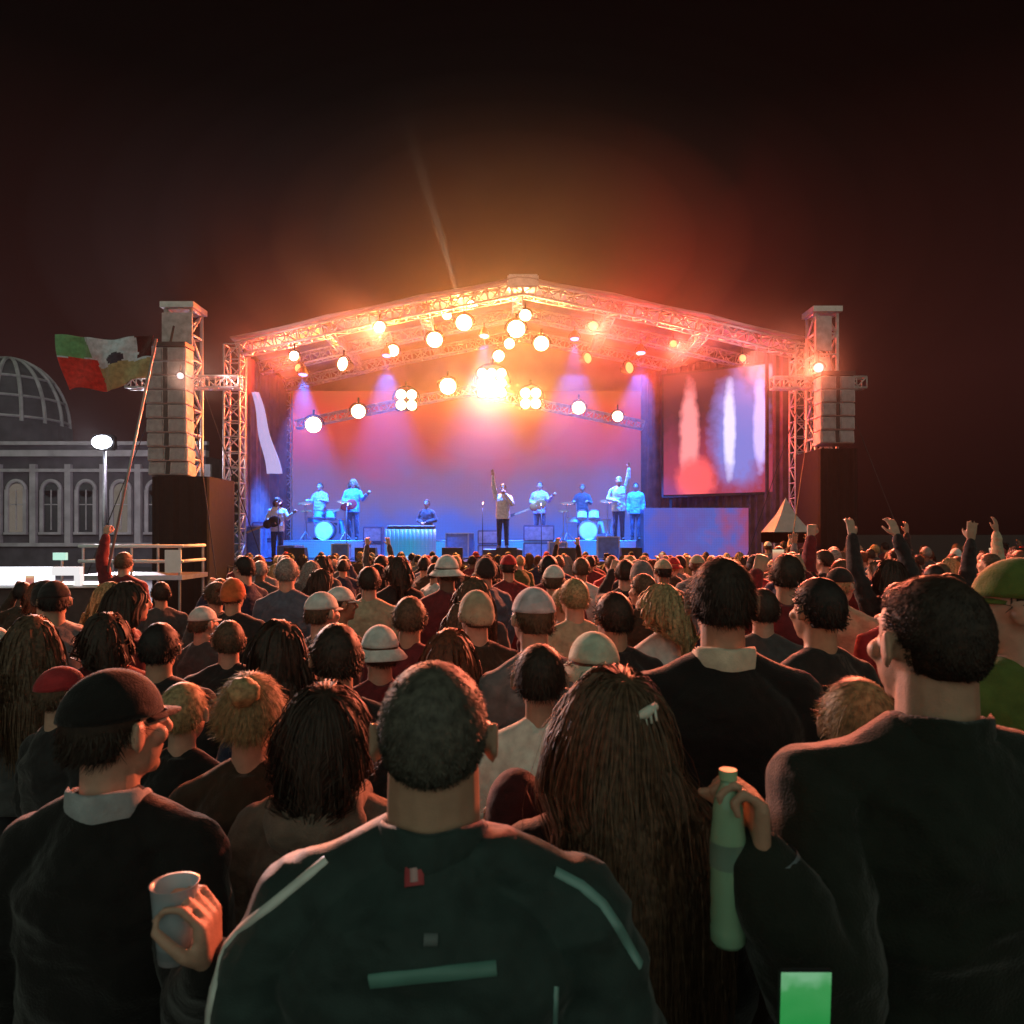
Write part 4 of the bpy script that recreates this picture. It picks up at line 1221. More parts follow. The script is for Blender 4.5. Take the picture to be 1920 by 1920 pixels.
# trees on the dark right-hand side
def tree(px, ytop, Y, wid, label, seed):
    rs = random.Random(seed)
    p = at(px, ytop, Y); H = p.z
    t = thing('tree', label, 'tree', (p.x, Y, 0), 0, 'dark trees beyond the plaza on the right')
    bm = bmesh.new()
    tube(bm, [(0, 0, 0), (0.1, 0, H * 0.25), (-0.05, 0.1, H * 0.5), (0.05, 0, H * 0.85)], [0.3, 0.22, 0.15, 0.05], 10)
    tips = []
    for k in range(11):
        z = H * rs.uniform(0.28, 0.75); a = rs.uniform(0, 6.28); L = wid * rs.uniform(0.25, 0.45)
        q = V((math.cos(a) * L, math.sin(a) * L, z + L * 0.7)); tube(bm, [(0, 0, z), q * 0.55 + V((0, 0, z * 0.45)), q], [0.10, 0.07, 0.03], 6); tips.append(q)
    obj('trunk', bm, mat('bark', (0.05, 0.04, 0.03), rough=0.9, bump=0.6, bscale=20), t, True)
    vs, fs = [], []
    clumps = [(q + V((rs.gauss(0, .5), rs.gauss(0, .5), rs.gauss(0.2, .4))), wid * rs.uniform(0.12, 0.24)) for q in tips for _ in range(4)] + [(V((rs.gauss(0, .6), rs.gauss(0, .6), H * rs.uniform(.75, .95))), wid * .16) for _ in range(5)]
    for c, r in clumps:
        for _ in range(170):
            d = V((rs.gauss(0, 1), rs.gauss(0, 1), rs.gauss(0, 1))).normalized() * r * rs.uniform(0.5, 1.05)
            o = c + d; a = V((rs.gauss(0, 1), rs.gauss(0, 1), rs.gauss(0, 1))).normalized() * 0.13; b = a.cross(V((rs.gauss(0, 1), rs.gauss(0, 1), rs.gauss(0, 1)))).normalized() * 0.08
            i = len(vs); vs += [tuple(o - a), tuple(o + b), tuple(o + a), tuple(o - b)]; fs.append((i, i + 1, i + 2, i + 3))
    objm('crown', pydata('crown', vs, fs), mat('foliage', (0.009, 0.010, 0.006), rough=0.6, var=0.5, scale=1.5), t)

# ------------------------------------------------------------------ the band and their gear
def mic_stand(x, y, z, h, label, boom=True):
    t = thing('microphone_stand', label, 'microphone stand', (x, y, z), 0, 'microphone stands on the stage')
    bm = bmesh.new(); tube(bm, ((0, 0, 0.02), (0, 0, h)), 0.012, 8); obj('pole', bm, M_black, t, True)
    bm = bmesh.new(); tube(bm, ((0, 0, 0), (0, 0, 0.03)), 0.14, 18); obj('base', bm, M_black, t)
    bm = bmesh.new(); tube(bm, ((0, 0.1, h - 0.1), (0, -0.02, h + 0.04)), 0.009, 6); obj('boom', bm, M_black, t)
    bm = bmesh.new(); cap(bm, (0, 0.08, h + 0.05), (0, 0.20, h + 0.10), 0.014, 0.028); obj('microphone', bm, M_metal, t, True)
def guitar(p, rz, label, col, tilt=25):
    t = thing('electric_guitar', label, 'guitar', p, rz, 'guitars played on the stage')
    rot = Matrix.Rotation(R(tilt), 3, 'Y')
    bm = bmesh.new()
    ell(bm, rot @ V((0, 0, 0)), (0.19, 0.03, 0.16), rot); ell(bm, rot @ V((0.20, 0, 0)), (0.13, 0.03, 0.13), rot)
    objm('guitar_body', remesh(bm, 0.012, 2), col, t, True)
    bm = bmesh.new(); bx(bm, rot @ V((0.55, -0.02, 0)), (0.55, 0.025, 0.05), rot); obj('neck', bm, mat('maple', (0.35, 0.22, 0.11), rough=0.4), t)
    bm = bmesh.new(); bx(bm, rot @ V((0.87, -0.02, 0.01)), (0.16, 0.02, 0.085), rot); obj('headstock', bm, M_black, t)
def drum(bm, c, r, h, axis=(0, 0, 1)):
    a = V(axis).normalized(); tube(bm, (V(c) - a * h / 2, V(c) + a * h / 2), r, 28)
def drum_kit(x, y, z, label, col):
    t = thing('drum_kit', label, 'drum kit', (x, y, z), 0, 'drum kits on the stage')
    M_head = mat('drum_head', (0.75, 0.76, 0.78), rough=0.4, var=0.05)
    def dr(name, c, r, h, ax):
        bm = bmesh.new(); drum(bm, c, r, h, ax); d = obj(name, bm, col, t)
        a = V(ax).normalized()
        bm = bmesh.new(); drum(bm, V(c) + a * h / 2, r * 0.94, 0.01, ax); drum(bm, V(c) - a * h / 2, r * 0.94, 0.01, ax); obj('drum_head', bm, M_head, d)
        bm = bmesh.new()
        f = frame(a)
        for s in (-1, 1):
            tube(bm, [V(c) + a * s * h / 2 + f @ V((math.cos(q) * r * 1.02, math.sin(q) * r * 1.02, 0)) for q in [2 * math.pi * k / 24 for k in range(25)]], 0.012, 5)
        obj('hoop', bm, M_metal, d)
    dr('bass_drum', (0, 0, 0.30), 0.28, 0.42, (0, 1, 0)); dr('tom', (-0.18, -0.05, 0.76), 0.15, 0.22, (0, 0.3, 1)); dr('tom', (0.18, -0.05, 0.76), 0.16, 0.24, (0, 0.3, 1))
    dr('floor_tom', (0.55, 0.3, 0.42), 0.21, 0.42, (0, 0, 1)); dr('snare_drum', (-0.45, 0.35, 0.62), 0.18, 0.14, (0, 0, 1))
    for cx, cy, cz, r in ((-0.62, 0.0, 1.12, 0.22), (0.60, -0.05, 1.18, 0.25), (-0.70, 0.45, 0.90, 0.18)):
        bm = bmesh.new(); tube(bm, ((cx, cy, 0.02), (cx, cy, cz)), 0.012, 6)
        for a in (0, 2.1, 4.2): tube(bm, ((cx, cy, 0.25), (cx + math.cos(a) * 0.22, cy + math.sin(a) * 0.22, 0.0)), 0.01, 5)
        s = obj('cymbal_stand', bm, M_metal, t)
        bm = bmesh.new(); ell(bm, (cx, cy, cz), (r, r, 0.018), Matrix.Rotation(R(14), 3, 'X'), 24); obj('cymbal', bm, mat('brass', (0.6, 0.42, 0.16), rough=0.25, metal=0.9), s, True)
    bm = bmesh.new(); drum(bm, (0, 0.75, 0.50), 0.17, 0.08); tube(bm, ((0, 0.75, 0), (0, 0.75, 0.5)), 0.02, 6); obj('stool', bm, M_black, t)
M_blue_shell = mat('blue_drum_shell', (0.08, 0.30, 0.62), rough=0.25, var=0.15)
M_cyan_shell = mat('pearl_drum_shell', (0.50, 0.72, 0.78), rough=0.25, var=0.1)
ZR = ZD + 0.54
pk = at(612, 1010, 22.3); drum_kit(pk.x, 22.2, ZR, 'deep blue drum kit on the left riser', M_blue_shell)
pk = at(1098, 1000, 22.3); drum_kit(pk.x + 0.05, 22.2, ZR, 'pearl cyan-white drum kit on the riser right of the singer', M_cyan_shell)
# keyboard stand with draped front
pk = at(772, 1000, 21.0)
t = thing('keyboard_table', 'long keyboard on a cyan-glowing draped stand in mid stage', 'keyboard', (pk.x, 21.0, ZD))
bm = bmesh.new(); bx(bm, (0, 0, 0.92), (1.35, 0.36, 0.10)); bmesh.ops.bevel(bm, geom=bm.edges[:], offset=0.015, segments=1, affect='EDGES'); kb = obj('keyboard', bm, M_black, t)
bm = bmesh.new()
for i in range(40): bx(bm, (-0.62 + i * 0.0318, 0.06, 0.978), (0.028, 0.20, 0.012))
obj('keys', bm, M_white, kb)
bm = bmesh.new()
for i in range(60):
    x0 = -0.72 + i * 0.024; f0 = 0.018 * math.sin(i * 1.3); f1 = 0.018 * math.sin((i + 1) * 1.3)
    bm.faces.new([bm.verts.new(q) for q in ((x0, -0.22 + f0, 0.12), (x0 + 0.024, -0.22 + f1, 0.12), (x0 + 0.024, -0.22 + f1, 0.87), (x0, -0.22 + f0, 0.87))])
bmesh.ops.remove_doubles(bm, verts=bm.verts[:], dist=0.001)
ex = bmesh.ops.extrude_face_region(bm, geom=bm.faces[:]); bmesh.ops.translate(bm, verts=[v for v in ex['geom'] if isinstance(v, bmesh.types.BMVert)], vec=(0, 0.01, 0))
obj('drape', bm, led_material('glow_drape', [(0, (0.05, 0.30, 0.80)), (0.5, (0.03, 0.38, 0.70)), (1, (0.15, 0.25, 0.85))], 0.7, rot=True), t, True)  # cyan light on the cloth is put in as the drape's own glow
bm = bmesh.new(); bx(bm, (0, -0.25, 0.06), (1.5, 0.08, 0.10)); obj('light_bar', bm, emitter('pale_blue_bar', (0.50, 0.72, 1.0), 0.95), t)
for x in (-0.6, 0.6):
    bm = bmesh.new(); tube(bm, ((x, -0.1, 0), (x, 0.1, 0.87)), 0.02, 6); tube(bm, ((x, 0.1, 0), (x, -0.1, 0.87)), 0.02, 6); obj('leg', bm, M_black, t)
# amplifier stacks
for i, (px, w_, h_, lb) in enumerate(((700, .55, .95, 'pale blue lit amplifier left of the keyboard'), (915, .6, .85, 'bright amplifier stack at the singer\'s left'), (1010, .9, 1.0, 'wide blue-violet amplifier stack behind the singer'), (495, .6, 1.1, 'blue lit amplifier at the left end of the stage'))):
    q = at(px, 1000, 21.3)
    t = thing('guitar_amplifier', lb, 'amplifier', (q.x, 21.35, ZD), 0, 'amplifiers on the stage')
    for k in range(2):
        bm = bmesh.new(); bx(bm, (0, 0, h_ * (0.25 + 0.5 * k)), (w_, 0.38, h_ * 0.48)); bmesh.ops.bevel(bm, geom=bm.edges[:], offset=0.02, segments=2, affect='EDGES')
        c = obj('cabinet', bm, mat('amp_tolex', (0.10, 0.13, 0.26), rough=0.6), t)
        bm = bmesh.new(); bx(bm, (0, -0.195, h_ * (0.25 + 0.5 * k)), (w_ - 0.08, 0.02, h_ * 0.38)); obj('grille', bm, mat('amp_cloth', (0.32, 0.38, 0.55), rough=0.8, bump=0.5, bscale=120), c)
for i, px in enumerate((560, 690, 850, 950, 1060, 1180)):
    q = at(px, 1040, 20.2)
    t = thing('stage_monitor', 'black wedge monitor on the stage lip, %s from the left' % ORD[i], 'monitor speaker', (q.x, 20.0, ZD), 0, 'wedge monitors on the stage lip')
    bm = bmesh.new()
    P = [(-.28, 0), (.28, 0), (.28, 0)]
    vs = [bm.verts.new(c) for c in ((-.28, -.22, 0), (.28, -.22, 0), (.28, .22, 0), (-.28, .22, 0), (-.28, -.22, .36), (.28, -.22, .36), (.28, .05, .36), (-.28, .05, .36))]
    for f in ((0, 1, 2, 3), (4, 5, 6, 7), (0, 1, 5, 4), (1, 2, 6, 5), (2, 3, 7, 6), (3, 0, 4, 7)): bm.faces.new([vs[k] for k in f])
    obj('cabinet', bm, M_black, t)
    bm = bmesh.new(); bx(bm, (0, 0.155, 0.18), (0.48, 0.02, 0.32), Matrix.Rotation(R(25), 3, 'X')); obj('grille', bm, M_grille, t)

# flight cases and side fills standing about the deck
for i, (px, Y, w_, h_, z_) in enumerate(((470, 21.0, .8, .9, ZD), (545, 20.3, .5, .35, ZD), (640, 20.5, .45, .4, ZD), (862, 21.6, .7, .7, ZD), (1045, 20.6, .5, .45, ZD), (1140, 20.6, .6, .6, ZD)  )):
    q = at(px, 1000, Y)
    t = thing('flight_case', 'flight case on the stage deck, %s from the left' % ORD[i], 'equipment case', (q.x, Y, z_), random.uniform(-0.3, 0.3), 'flight cases on the stage')
    bm = bmesh.new(); bx(bm, (0, 0, h_ / 2 + 0.05), (w_, 0.5, h_)); obj('panel', bm, mat('case_laminate', (0.10, 0.15, 0.24), rough=0.4), t)
    bm = bmesh.new()
    for sx_ in (-1, 1):
        for sy_ in (-1, 1): bx(bm, (sx_ * w_ / 2, sy_ * 0.25, h_ / 2 + 0.05), (0.035, 0.035, h_ + 0.02))
    for zz in (0.05, h_ + 0.05):
        for sy_ in (-1, 1): bx(bm, (0, sy_ * 0.25, zz), (w_ - 0.02, 0.03, 0.03))
    for zz in (0.05, h_ + 0.05):
        for sx_ in (-1, 1): bx(bm, (sx_ * w_ / 2, 0, zz), (0.028, 0.49, 0.028))
    obj('edge_trim', bm, M_metal, t)
for i, pts_ in enumerate((((-6.0, 20.1), (-4.2, 20.5), (-2.5, 20.0), (-0.8, 20.4)), ((0.5, 20.1), (1.4, 20.6), (3.0, 20.2), (4.6, 20.8)))):
    bm = bmesh.new(); tube(bm, [(a, b, ZD + 0.015) for a, b in pts_], 0.014, 5)
    tag(obj('cable', bm, M_black, smooth=True), 'black cable lying on the stage deck, %s half' % ('left' if i == 0 else 'right'), 'cable', 'cables on the deck')
shirt_w = cloth('white_shirt', (0.62, 0.62, 0.64)); shirt_b = cloth('blue_shirt', (0.10, 0.28, 0.60)); shirt_p = cloth('lilac_shirt', (0.40, 0.32, 0.55)); shirt_k = cloth('black_shirt', (0.03, 0.03, 0.035))
shirt_c = cloth('pale_cyan_shirt', (0.45, 0.62, 0.68))
PB = math.pi
band = [
 ('drummer in lilac shirt behind the deep blue drum kit', 600, 22.95, ZR, 1.80, 'drum', 'drum', shirt_p, ('short', 'brown'), 1.0),
 ('guitarist in blue shirt raised on the riser right of the blue drum kit', 662, 22.3, ZR + 0.0, 1.86, 'fret', 'strum', shirt_b, ('long', 'blond'), 1.0),
 ('keyboard player in dark shirt behind the draped keyboard', 800, 21.5, ZD, 1.74, 'strum', 'strum', shirt_k, ('short', 'black'), 1.0),
 ('singer in white jacket holding the microphone at the centre of the stage', 943, 20.55, ZD + 0.32, 1.82, 'mic', 'high', shirt_w, ('short', 'dark brown'), 1.0),
 ('bass player in lilac top right behind the singer', 1012, 22.3, ZR, 1.78, 'fret', 'strum', shirt_p, ('short', 'black'), 1.0),
 ('drummer in dark top behind the pearl drum kit', 1092, 22.95, ZR, 1.75, 'drum', 'drum', shirt_k, ('short', 'brown'), 1.0),
 ('performer in pale cyan shirt with one arm stretched up, right of the pearl drum kit', 1160, 21.3, ZR, 1.86, 'high', 'strum', shirt_c, ('short', 'blond'), 1.0),
 ('performer in white shirt at the left end of the stage', 520, 20.6, ZD, 1.76, 'fret', 'strum', shirt_w, ('tail', 'brown'), 1.0),
 ('performer in blue jacket at the right end of the band', 1192, 22.4, ZR, 1.76, 'down', 'down', shirt_b, ('short', 'black'), 1.0),
]
for i, (lb, px, Y, z, H, la, ra, sh, hr, w_) in enumerate(band):
    q = at(px, 1000, Y)
    person('person', lb, (q.x, Y, z), PB + R(random.uniform(-18, 18)), H, w_, la, ra, sh, i % 3, hr, voxel=0.011, seed=i + 30, eyes=True, wr=0.005)
    if la == 'fret':
        guitar((q.x, Y - 0.28, z + 1.08), PB, ['sunburst', 'red', 'white', 'black'][i % 4] + ' electric guitar held by the ' + lb.split(' at ')[0].split(' raised')[0].split(' right')[0],
               [mat('sunburst', (0.35, 0.12, 0.03), rough=0.2), mat('red_lacquer', (0.4, 0.03, 0.03), rough=0.2), mat('white_lacquer', (0.7, 0.7, 0.68), rough=0.2), mat('black_lacquer', (0.02, 0.02, 0.02), rough=0.2)][i % 4], 22)
q = at(943, 1000, 20.55)
bm = bmesh.new(); bx(bm, (0, 0, 0.16), (1.1, 0.9, 0.31)); bmesh.ops.bevel(bm, geom=bm.edges[:], offset=0.015, segments=1, affect='EDGES')
tag(obj('ego_riser', bm, M_deck, loc=(q.x, 20.6, ZD)), 'low black box riser the singer stands on', 'riser')
for i, (px, Y) in enumerate(((905, 20.2), (1015, 21.0), (650, 21.2), (522, 20.2))):
    q = at(px, 1000, Y); mic_stand(q.x, Y, ZD, 1.5, ['microphone stand at the left side of the singer', 'microphone stand between singer and pearl drum kit', 'microphone stand before the blue-shirted guitarist', 'microphone stand at the left end of the stage'][i])
b0 = barrier(); b0.location = (-7.0, 18.6, 0)
bl = ['leftmost', 'second', 'third', 'fourth', 'fifth', 'sixth', 'rightmost']
for i in range(7):
    b = b0 if i == 0 else dup(b0, (-7.0 + i * 2.28, 18.6, 0), 0)
    b['label'] = 'steel crowd barrier along the stage front, %s of seven%s' % (bl[i], '' if i in (0, 6) else ' from the left')

# ------------------------------------------------------------------ people close to the camera
black_j = cloth('black_jacket', (0.009, 0.009, 0.009)); dark_green = cloth('dark_green_jacket', (0.012, 0.017, 0.012)); teal_j = cloth('dark_teal_shell', (0.024, 0.044, 0.040), rough=0.6, bump=0.25, bscale=400)
taupe = cloth('taupe_hoodie', (0.17, 0.135, 0.11)); maroon = cloth('maroon', (0.05, 0.012, 0.014)); white_c = cloth('off_white', (0.85, 0.82, 0.74)); brown_c = cloth('brown_jacket', (0.045, 0.028, 0.018))
mint_c = cloth('mint_hat', (0.50, 0.60, 0.48)); lilac_c = cloth('lilac_cap', (0.55, 0.50, 0.54)); beige_c = cloth('beige', (0.42, 0.35, 0.24)); red_c = cloth('red', (0.40, 0.03, 0.035)); olive_c = cloth('olive_green', (0.10, 0.14, 0.03))
grey_c = cloth('grey', (0.16, 0.16, 0.17)); navy_c = cloth('navy', (0.02, 0.028, 0.06)); cream_c = cloth('cream', (0.60, 0.54, 0.42)); white_cap = cloth('white_cap', (0.62, 0.65, 0.63)); denim_top = cloth('denim_jacket', (0.08, 0.11, 0.16))
placed = []
TOPS = []     # (px, ytop, halfwidth) silhouettes from near to far
def near(name_label, px, ytop, Y, **k):
    p = at(px, ytop, Y)
    H = p.z
    placed.append((p.x, Y, 0.24))
    TOPS.append((px, ytop, Y))
    return person('person', name_label, (p.x, Y, 0), 0, H, **k), p, H / 1.75
def loc(p, kk, w):
    return tuple((V(w) - V((p.x, p.y, 0))) / kk)

t1, p, k = near('short-haired man in dark teal jacket, seen from behind in the middle foreground', 815, 1238, 1.13, top=teal_j, hair=('crop', 'greybrown'), skin=1, strands=16000,
               puff=0.042, wide=1.12, voxel=0.006, seed=1, la=((-0.285, -0.04, 1.13), (-0.27, 0.10, 0.90), None, 0.4), ra=((0.285, -0.04, 1.13), (0.27, 0.12, 0.90), None, 0.4), collar=teal_j, wr=0.018, nod=2, freq=9, neck=1.22)
# details on his jacket, laid on its surface
jacket = [c for c in t1.children if c.name.startswith('jacket')][0]
jm = jacket.data
bvh = BVHTree.FromPolygons([v.co.copy() for v in jm.vertices], [tuple(pl.vertices) for pl in jm.polygons])
def on_back(px, py):
    """surface point hit from behind at this height and side, in the person's own frame"""
    o = V((0, 0, EYE)); d = (at(px, py, 1.0) - o).normalized()
    lo_ = (o - V((p.x, p.y, 0))) / k
    h = bvh.ray_cast(lo_, d)
    return (h[0], h[1]) if h[0] is not None else (None, None)
def strip(name, pts, width, m, lift=0.004, smooth=True):
    P = []
    for i in range(len(pts) - 1):
        for q in range(8):
            f = q / 8
            P.append((pts[i][0] * (1 - f) + pts[i + 1][0] * f, pts[i][1] * (1 - f) + pts[i + 1][1] * f))
    P.append(pts[-1])
    hits = [on_back(*q) for q in P]
    hits = [h for h in hits if h[0] is not None]
    bm = bmesh.new(); rows = []
    for i, (c, n) in enumerate(hits):
        a = hits[max(0, i - 1)][0]; b = hits[min(len(hits) - 1, i + 1)][0]
        d = (b - a).normalized(); s = d.cross(n).normalized()
        rows.append([bm.verts.new(c + n * lift * (1.0 if j in (1, 2) else 0.1) + s * width * o) for j, o in enumerate((-0.5, -0.4, 0.4, 0.5))])
    for i in range(len(rows) - 1):
        for j in range(3):
            bm.faces.new((rows[i][j], rows[i][j + 1], rows[i + 1][j + 1], rows[i + 1][j]))
    o = obj(name, bm, m, jacket, smooth)
    return o
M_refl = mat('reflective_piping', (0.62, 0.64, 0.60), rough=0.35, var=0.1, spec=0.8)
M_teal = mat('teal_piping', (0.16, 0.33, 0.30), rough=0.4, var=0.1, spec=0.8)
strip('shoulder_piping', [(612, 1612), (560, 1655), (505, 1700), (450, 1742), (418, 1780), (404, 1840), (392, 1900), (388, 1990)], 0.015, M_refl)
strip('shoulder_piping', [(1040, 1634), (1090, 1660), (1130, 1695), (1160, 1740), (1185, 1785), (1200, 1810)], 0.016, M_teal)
strip('back_seam', [(1042, 1850), (1040, 1900), (1036, 1990)], 0.007, M_teal)
strip('reflective_bar', [(694, 1840), (810, 1828), (930, 1815)], 0.019, mat('bar_print', (0.10, 0.24, 0.20), rough=0.4))
strip('red_tab', [(776, 1603), (777, 1662)], 0.028, mat('red_tab', (0.42, 0.05, 0.06), rough=0.6))
strip('tab_mark', [(777, 1628), (778, 1655)], 0.013, mat('pale_print', (0.50, 0.30, 0.30), rough=0.6), 0.0055)
strip('small_emblem', [(795, 1762), (820, 1762)], 0.016, mat('grey_print', (0.12, 0.15, 0.15), rough=0.5))

t2, p, k = near('woman with long light-brown hair and a white hair clip, right of the teal-jacketed man', 1150, 1256, 1.45, top=black_j, hair=('long', 'brown'), skin=0, strands=15000,
                voxel=0.006, seed=2, female=True, turn=12)
M = head_matrix(12)
bm = bmesh.new()
tube(bm, [M @ V(q) for q in ((-0.005, -0.118, 1.675), (0.022, -0.122, 1.688), (0.048, -0.112, 1.700))], [0.006, 0.011, 0.008], 8)
for i in range(5):
    a = M @ V((0.002 + i * 0.010, -0.122, 1.680 + i * 0.004)); tube(bm, (a, a + V((0.002, -0.006, -0.022))), 0.0028, 6)
obj('hair_clip', bm, mat('pearl_clip', (0.72, 0.76, 0.66), rough=0.2), t2, True)
# the bottle in the big man's left hand
bpos = V((p.x, p.y, 0)) + V((0.235, -0.045, 1.50)) * k
def bottle(loc_, label, col, H=0.30, r=0.033):
    t = thing('plastic_bottle', label, 'bottle', loc_)
    g = mat('green_bottle_plastic', col, rough=0.12, var=0.15, trans=0.2, scale=4, spec=0.6)
    bm = bmesh.new()
    prof = [(0.0, 0.85), (0.008, 1.0), (0.03, 1.0), (0.035, 0.95), (0.05, 1.0), (0.075, 0.95), (0.09, 1.0), (0.12, 0.96), (0.135, 1.0), (0.18, 1.0), (0.205, 0.90), (0.215, 0.86), (0.235, 0.84), (0.26, 0.62), (0.275, 0.42), (0.285, 0.40)]
    rr = [[bm.verts.new((math.cos(a) * r * q, math.sin(a) * r * q, z * H / 0.30)) for a in [2 * math.pi * j / 28 for j in range(28)]] for z, q in prof]
    for i in range(len(rr) - 1):
        for j in range(28): bm.faces.new((rr[i][j], rr[i][(j + 1) % 28], rr[i + 1][(j + 1) % 28], rr[i + 1][j]))
    bm.faces.new(rr[0]); bm.faces.new(rr[-1])
    obj('bottle_body', bm, g, t, True)
    bm = bmesh.new(); tube(bm, ((0, 0, 0.135 * H / .3), (0, 0, 0.178 * H / .3)), r * 1.012, 28, False); obj('label_band', bm, mat('bottle_label', (0.16, 0.26, 0.20), rough=0.5), t, True)
    bm = bmesh.new(); tube(bm, ((0, 0, H * 0.945), (0, 0, H * 1.0)), r * 0.50, 20); obj('screw_cap', bm, mat('pale_green_cap', (0.30, 0.48, 0.28), rough=0.4), t)
bpos = at(1365, 1768, 1.18)
bottle(bpos, 'green plastic bottle held upright at shoulder height in the right foreground', (0.30, 0.52, 0.34), H=0.280, r=0.0285)

t3, p, k = near('tall dark-haired man in black jacket, standing right of the long-haired woman', 1352, 1047, 2.10, top=black_j, hair=('short', 'dark brown'), skin=1, strands=5000, puff=0.035, wr=0.011,
                voxel=0.007, seed=3, turn=-8, collar=cream_c, wide=1.05)
t4, p, k = near('big man in dark green-black jacket filling the right edge of the foreground', 1745, 1078, 1.35, top=dark_green, hair=('crop', 'dark brown'), skin=1, strands=16000, puff=0.042, wr=0.018, neck=1.1,
                voxel=0.0055, seed=4, wide=1.10, collar=dark_green, turn=12, la=((-0.262, -0.17, 1.14), (-0.350, -0.158, 1.325), (-1, 0.05, 0.05), 1.25, (-0.04, 0.0, 1)))
bm = bmesh.new()
tube(bm, [V((-0.330, -0.160, 1.292)), V((-0.344, -0.158, 1.330))], [0.058, 0.052], 20, False)
ex = bmesh.ops.extrude_face_region(bm, geom=bm.faces[:])
obj('cuff', bm, cloth('grey_blue_cuff', (0.30, 0.36, 0.40)), t4, True)
t5, p, k = near('short person with fair reddish hair, just in front of the big dark-jacketed man', 1607, 1272, 1.68, top=brown_c, hair=('short', 'blond'), skin=0, strands=5000, voxel=0.007, seed=5, wide=0.85, turn=-14)
t6, p, k = near('person with blond bun and brown jacket in the left foreground, right of two fair heads', 472, 1262, 1.92, top=brown_c, hair=('bun', 'blond'), skin=0, strands=5000, voxel=0.007, seed=6, female=True, turn=10)
t7, p, k = near('smaller blond person between the dark left shoulder and the blond bun', 345, 1280, 2.35, top=black_j, hair=('short', 'blond'), skin=0, strands=2500, voxel=0.008, seed=7, wide=0.9, female=True)
t8, p, k = near('person in black coat and black baseball cap with grey collar, filling the lower left corner', 215, 1264, 1.50, top=black_j, hair=('cap', black_j), skin=0, strands=7000, puff=0.030, wr=0.013, voxel=0.006, seed=8,
                wide=0.88, ra=((0.250, -0.15, 1.14), (0.358, -0.369, 1.328), (-1, 0, 0), 0.8, (0.0, -0.1, 1)), turn=-32, collar=cloth('scarf_grey', (0.34, 0.35, 0.37)), eyes=True)
t9, p, k = near('dark-haired woman in taupe hooded top, behind the left shoulder of the teal-jacketed man', 612, 1284, 1.72, top=taupe, hair=('tail', 'dark brown'), skin=1, strands=5000, voxel=0.007, seed=9, female=True, hood=True, puff=0.032)
t10, p, k = near('dark-haired woman in off-white top, between the teal-jacketed man and the long-haired woman', 1012, 1208, 2.25, top=white_c, hair=('short', 'dark brown'), skin=0, strands=3000, voxel=0.008, seed=10, puff=0.03, female=True)
t11, p, k = near('child in dark maroon beanie and coat, at the right shoulder of the teal-jacketed man', 968, 1452, 1.72, top=maroon, hair=('beanie', maroon), skin=1, strands=0, voxel=0.008, seed=11, wide=0.9, puff=0.03)
t12, p, k = near('person in olive green coat turned left, cut off by the right edge', 1905, 1055, 2.0, top=olive_c, hair=('cap', olive_c), skin=0, voxel=0.008, seed=12, turn=62, eyes=True, puff=0.04)

# cup held by the person in the black cap
cp = V((-0.527, 1.142, 1.285))
t = thing('plastic_cup', 'pale blue plastic cup held up by the black-capped person at lower left', 'cup', cp)
bm = bmesh.new()
rr = [[bm.verts.new((math.cos(a) * r, math.sin(a) * r, z)) for a in [2 * math.pi * j / 28 for j in range(28)]] for r, z in ((0.024, 0.0), (0.030, 0.06), (0.035, 0.118), (0.037, 0.120), (0.033, 0.118), (0.027, 0.05), (0.022, 0.006))]
for i in range(6):
    for j in range(28): bm.faces.new((rr[i][j], rr[i][(j + 1) % 28], rr[i + 1][(j + 1) % 28], rr[i + 1][j]))
bm.faces.new(rr[0]); bm.faces.new(rr[-1])
obj('cup_wall', bm, mat('cup_plastic', (0.55, 0.66, 0.74), rough=0.2, trans=0.3, var=0.05), t, True)
bm = bmesh.new(); tube(bm, ((0, 0, 0.010), (0, 0, 0.085)), 0.0265, 24); obj('drink', bm, mat('drink', (0.30, 0.36, 0.40), rough=0.1), t, True)

# phone with green screen and the person who holds it, who stands just right of the camera
def phone(loc_, rz, tilt, label, col, estr, k=1.0, grp=None):
    t = thing('phone', label, 'phone', loc_, rz, grp)
    t.rotation_euler = (R(tilt), 0, rz)
    bm = bmesh.new(); bx(bm, (0, 0, 0.075 * k), (0.072 * k, 0.008, 0.150 * k)); bmesh.ops.bevel(bm, geom=bm.edges[:], offset=0.003, segments=2, affect='EDGES'); obj('case', bm, M_black, t)
    bm = bmesh.new(); bx(bm, (0, -0.0045, 0.075 * k), (0.067 * k, 0.002, 0.143 * k))
    obj('screen', bm, col, t)
    return t
def screen_mat(key, stops, s, px=0.004, ns=25):
    return led_material(key, stops, s, px=px, noise_amt=0.6, nscale=ns)
M_greenscreen = screen_mat('green_screen', [(0, (0.03, 0.28, 0.05)), (0.5, (0.02, 0.30, 0.06)), (0.85, (0.05, 0.34, 0.09)), (1, (0.2, 0.50, 0.26))], 0.95, px=0.0012)
phone(at(1504, 1806, 1.0) - V((0, 0, 0.150)), 0, 4, 'phone with a bright green screen held up at the bottom right edge', M_greenscreen, 1.0)
person('person', 'person at the bottom right, mostly out of the picture, holding up the green-lit phone', (0.64, 0.28, 0), 0, 1.70, top=black_j, hair=('short', 'black'), skin=0, voxel=0.008, seed=14, strands=0,
       la=((-0.20, 0.27, 1.12), (-0.235, 0.62, 1.13), (0, -1, 0.2), 0.35, (0.0, 0.55, 0.85)))

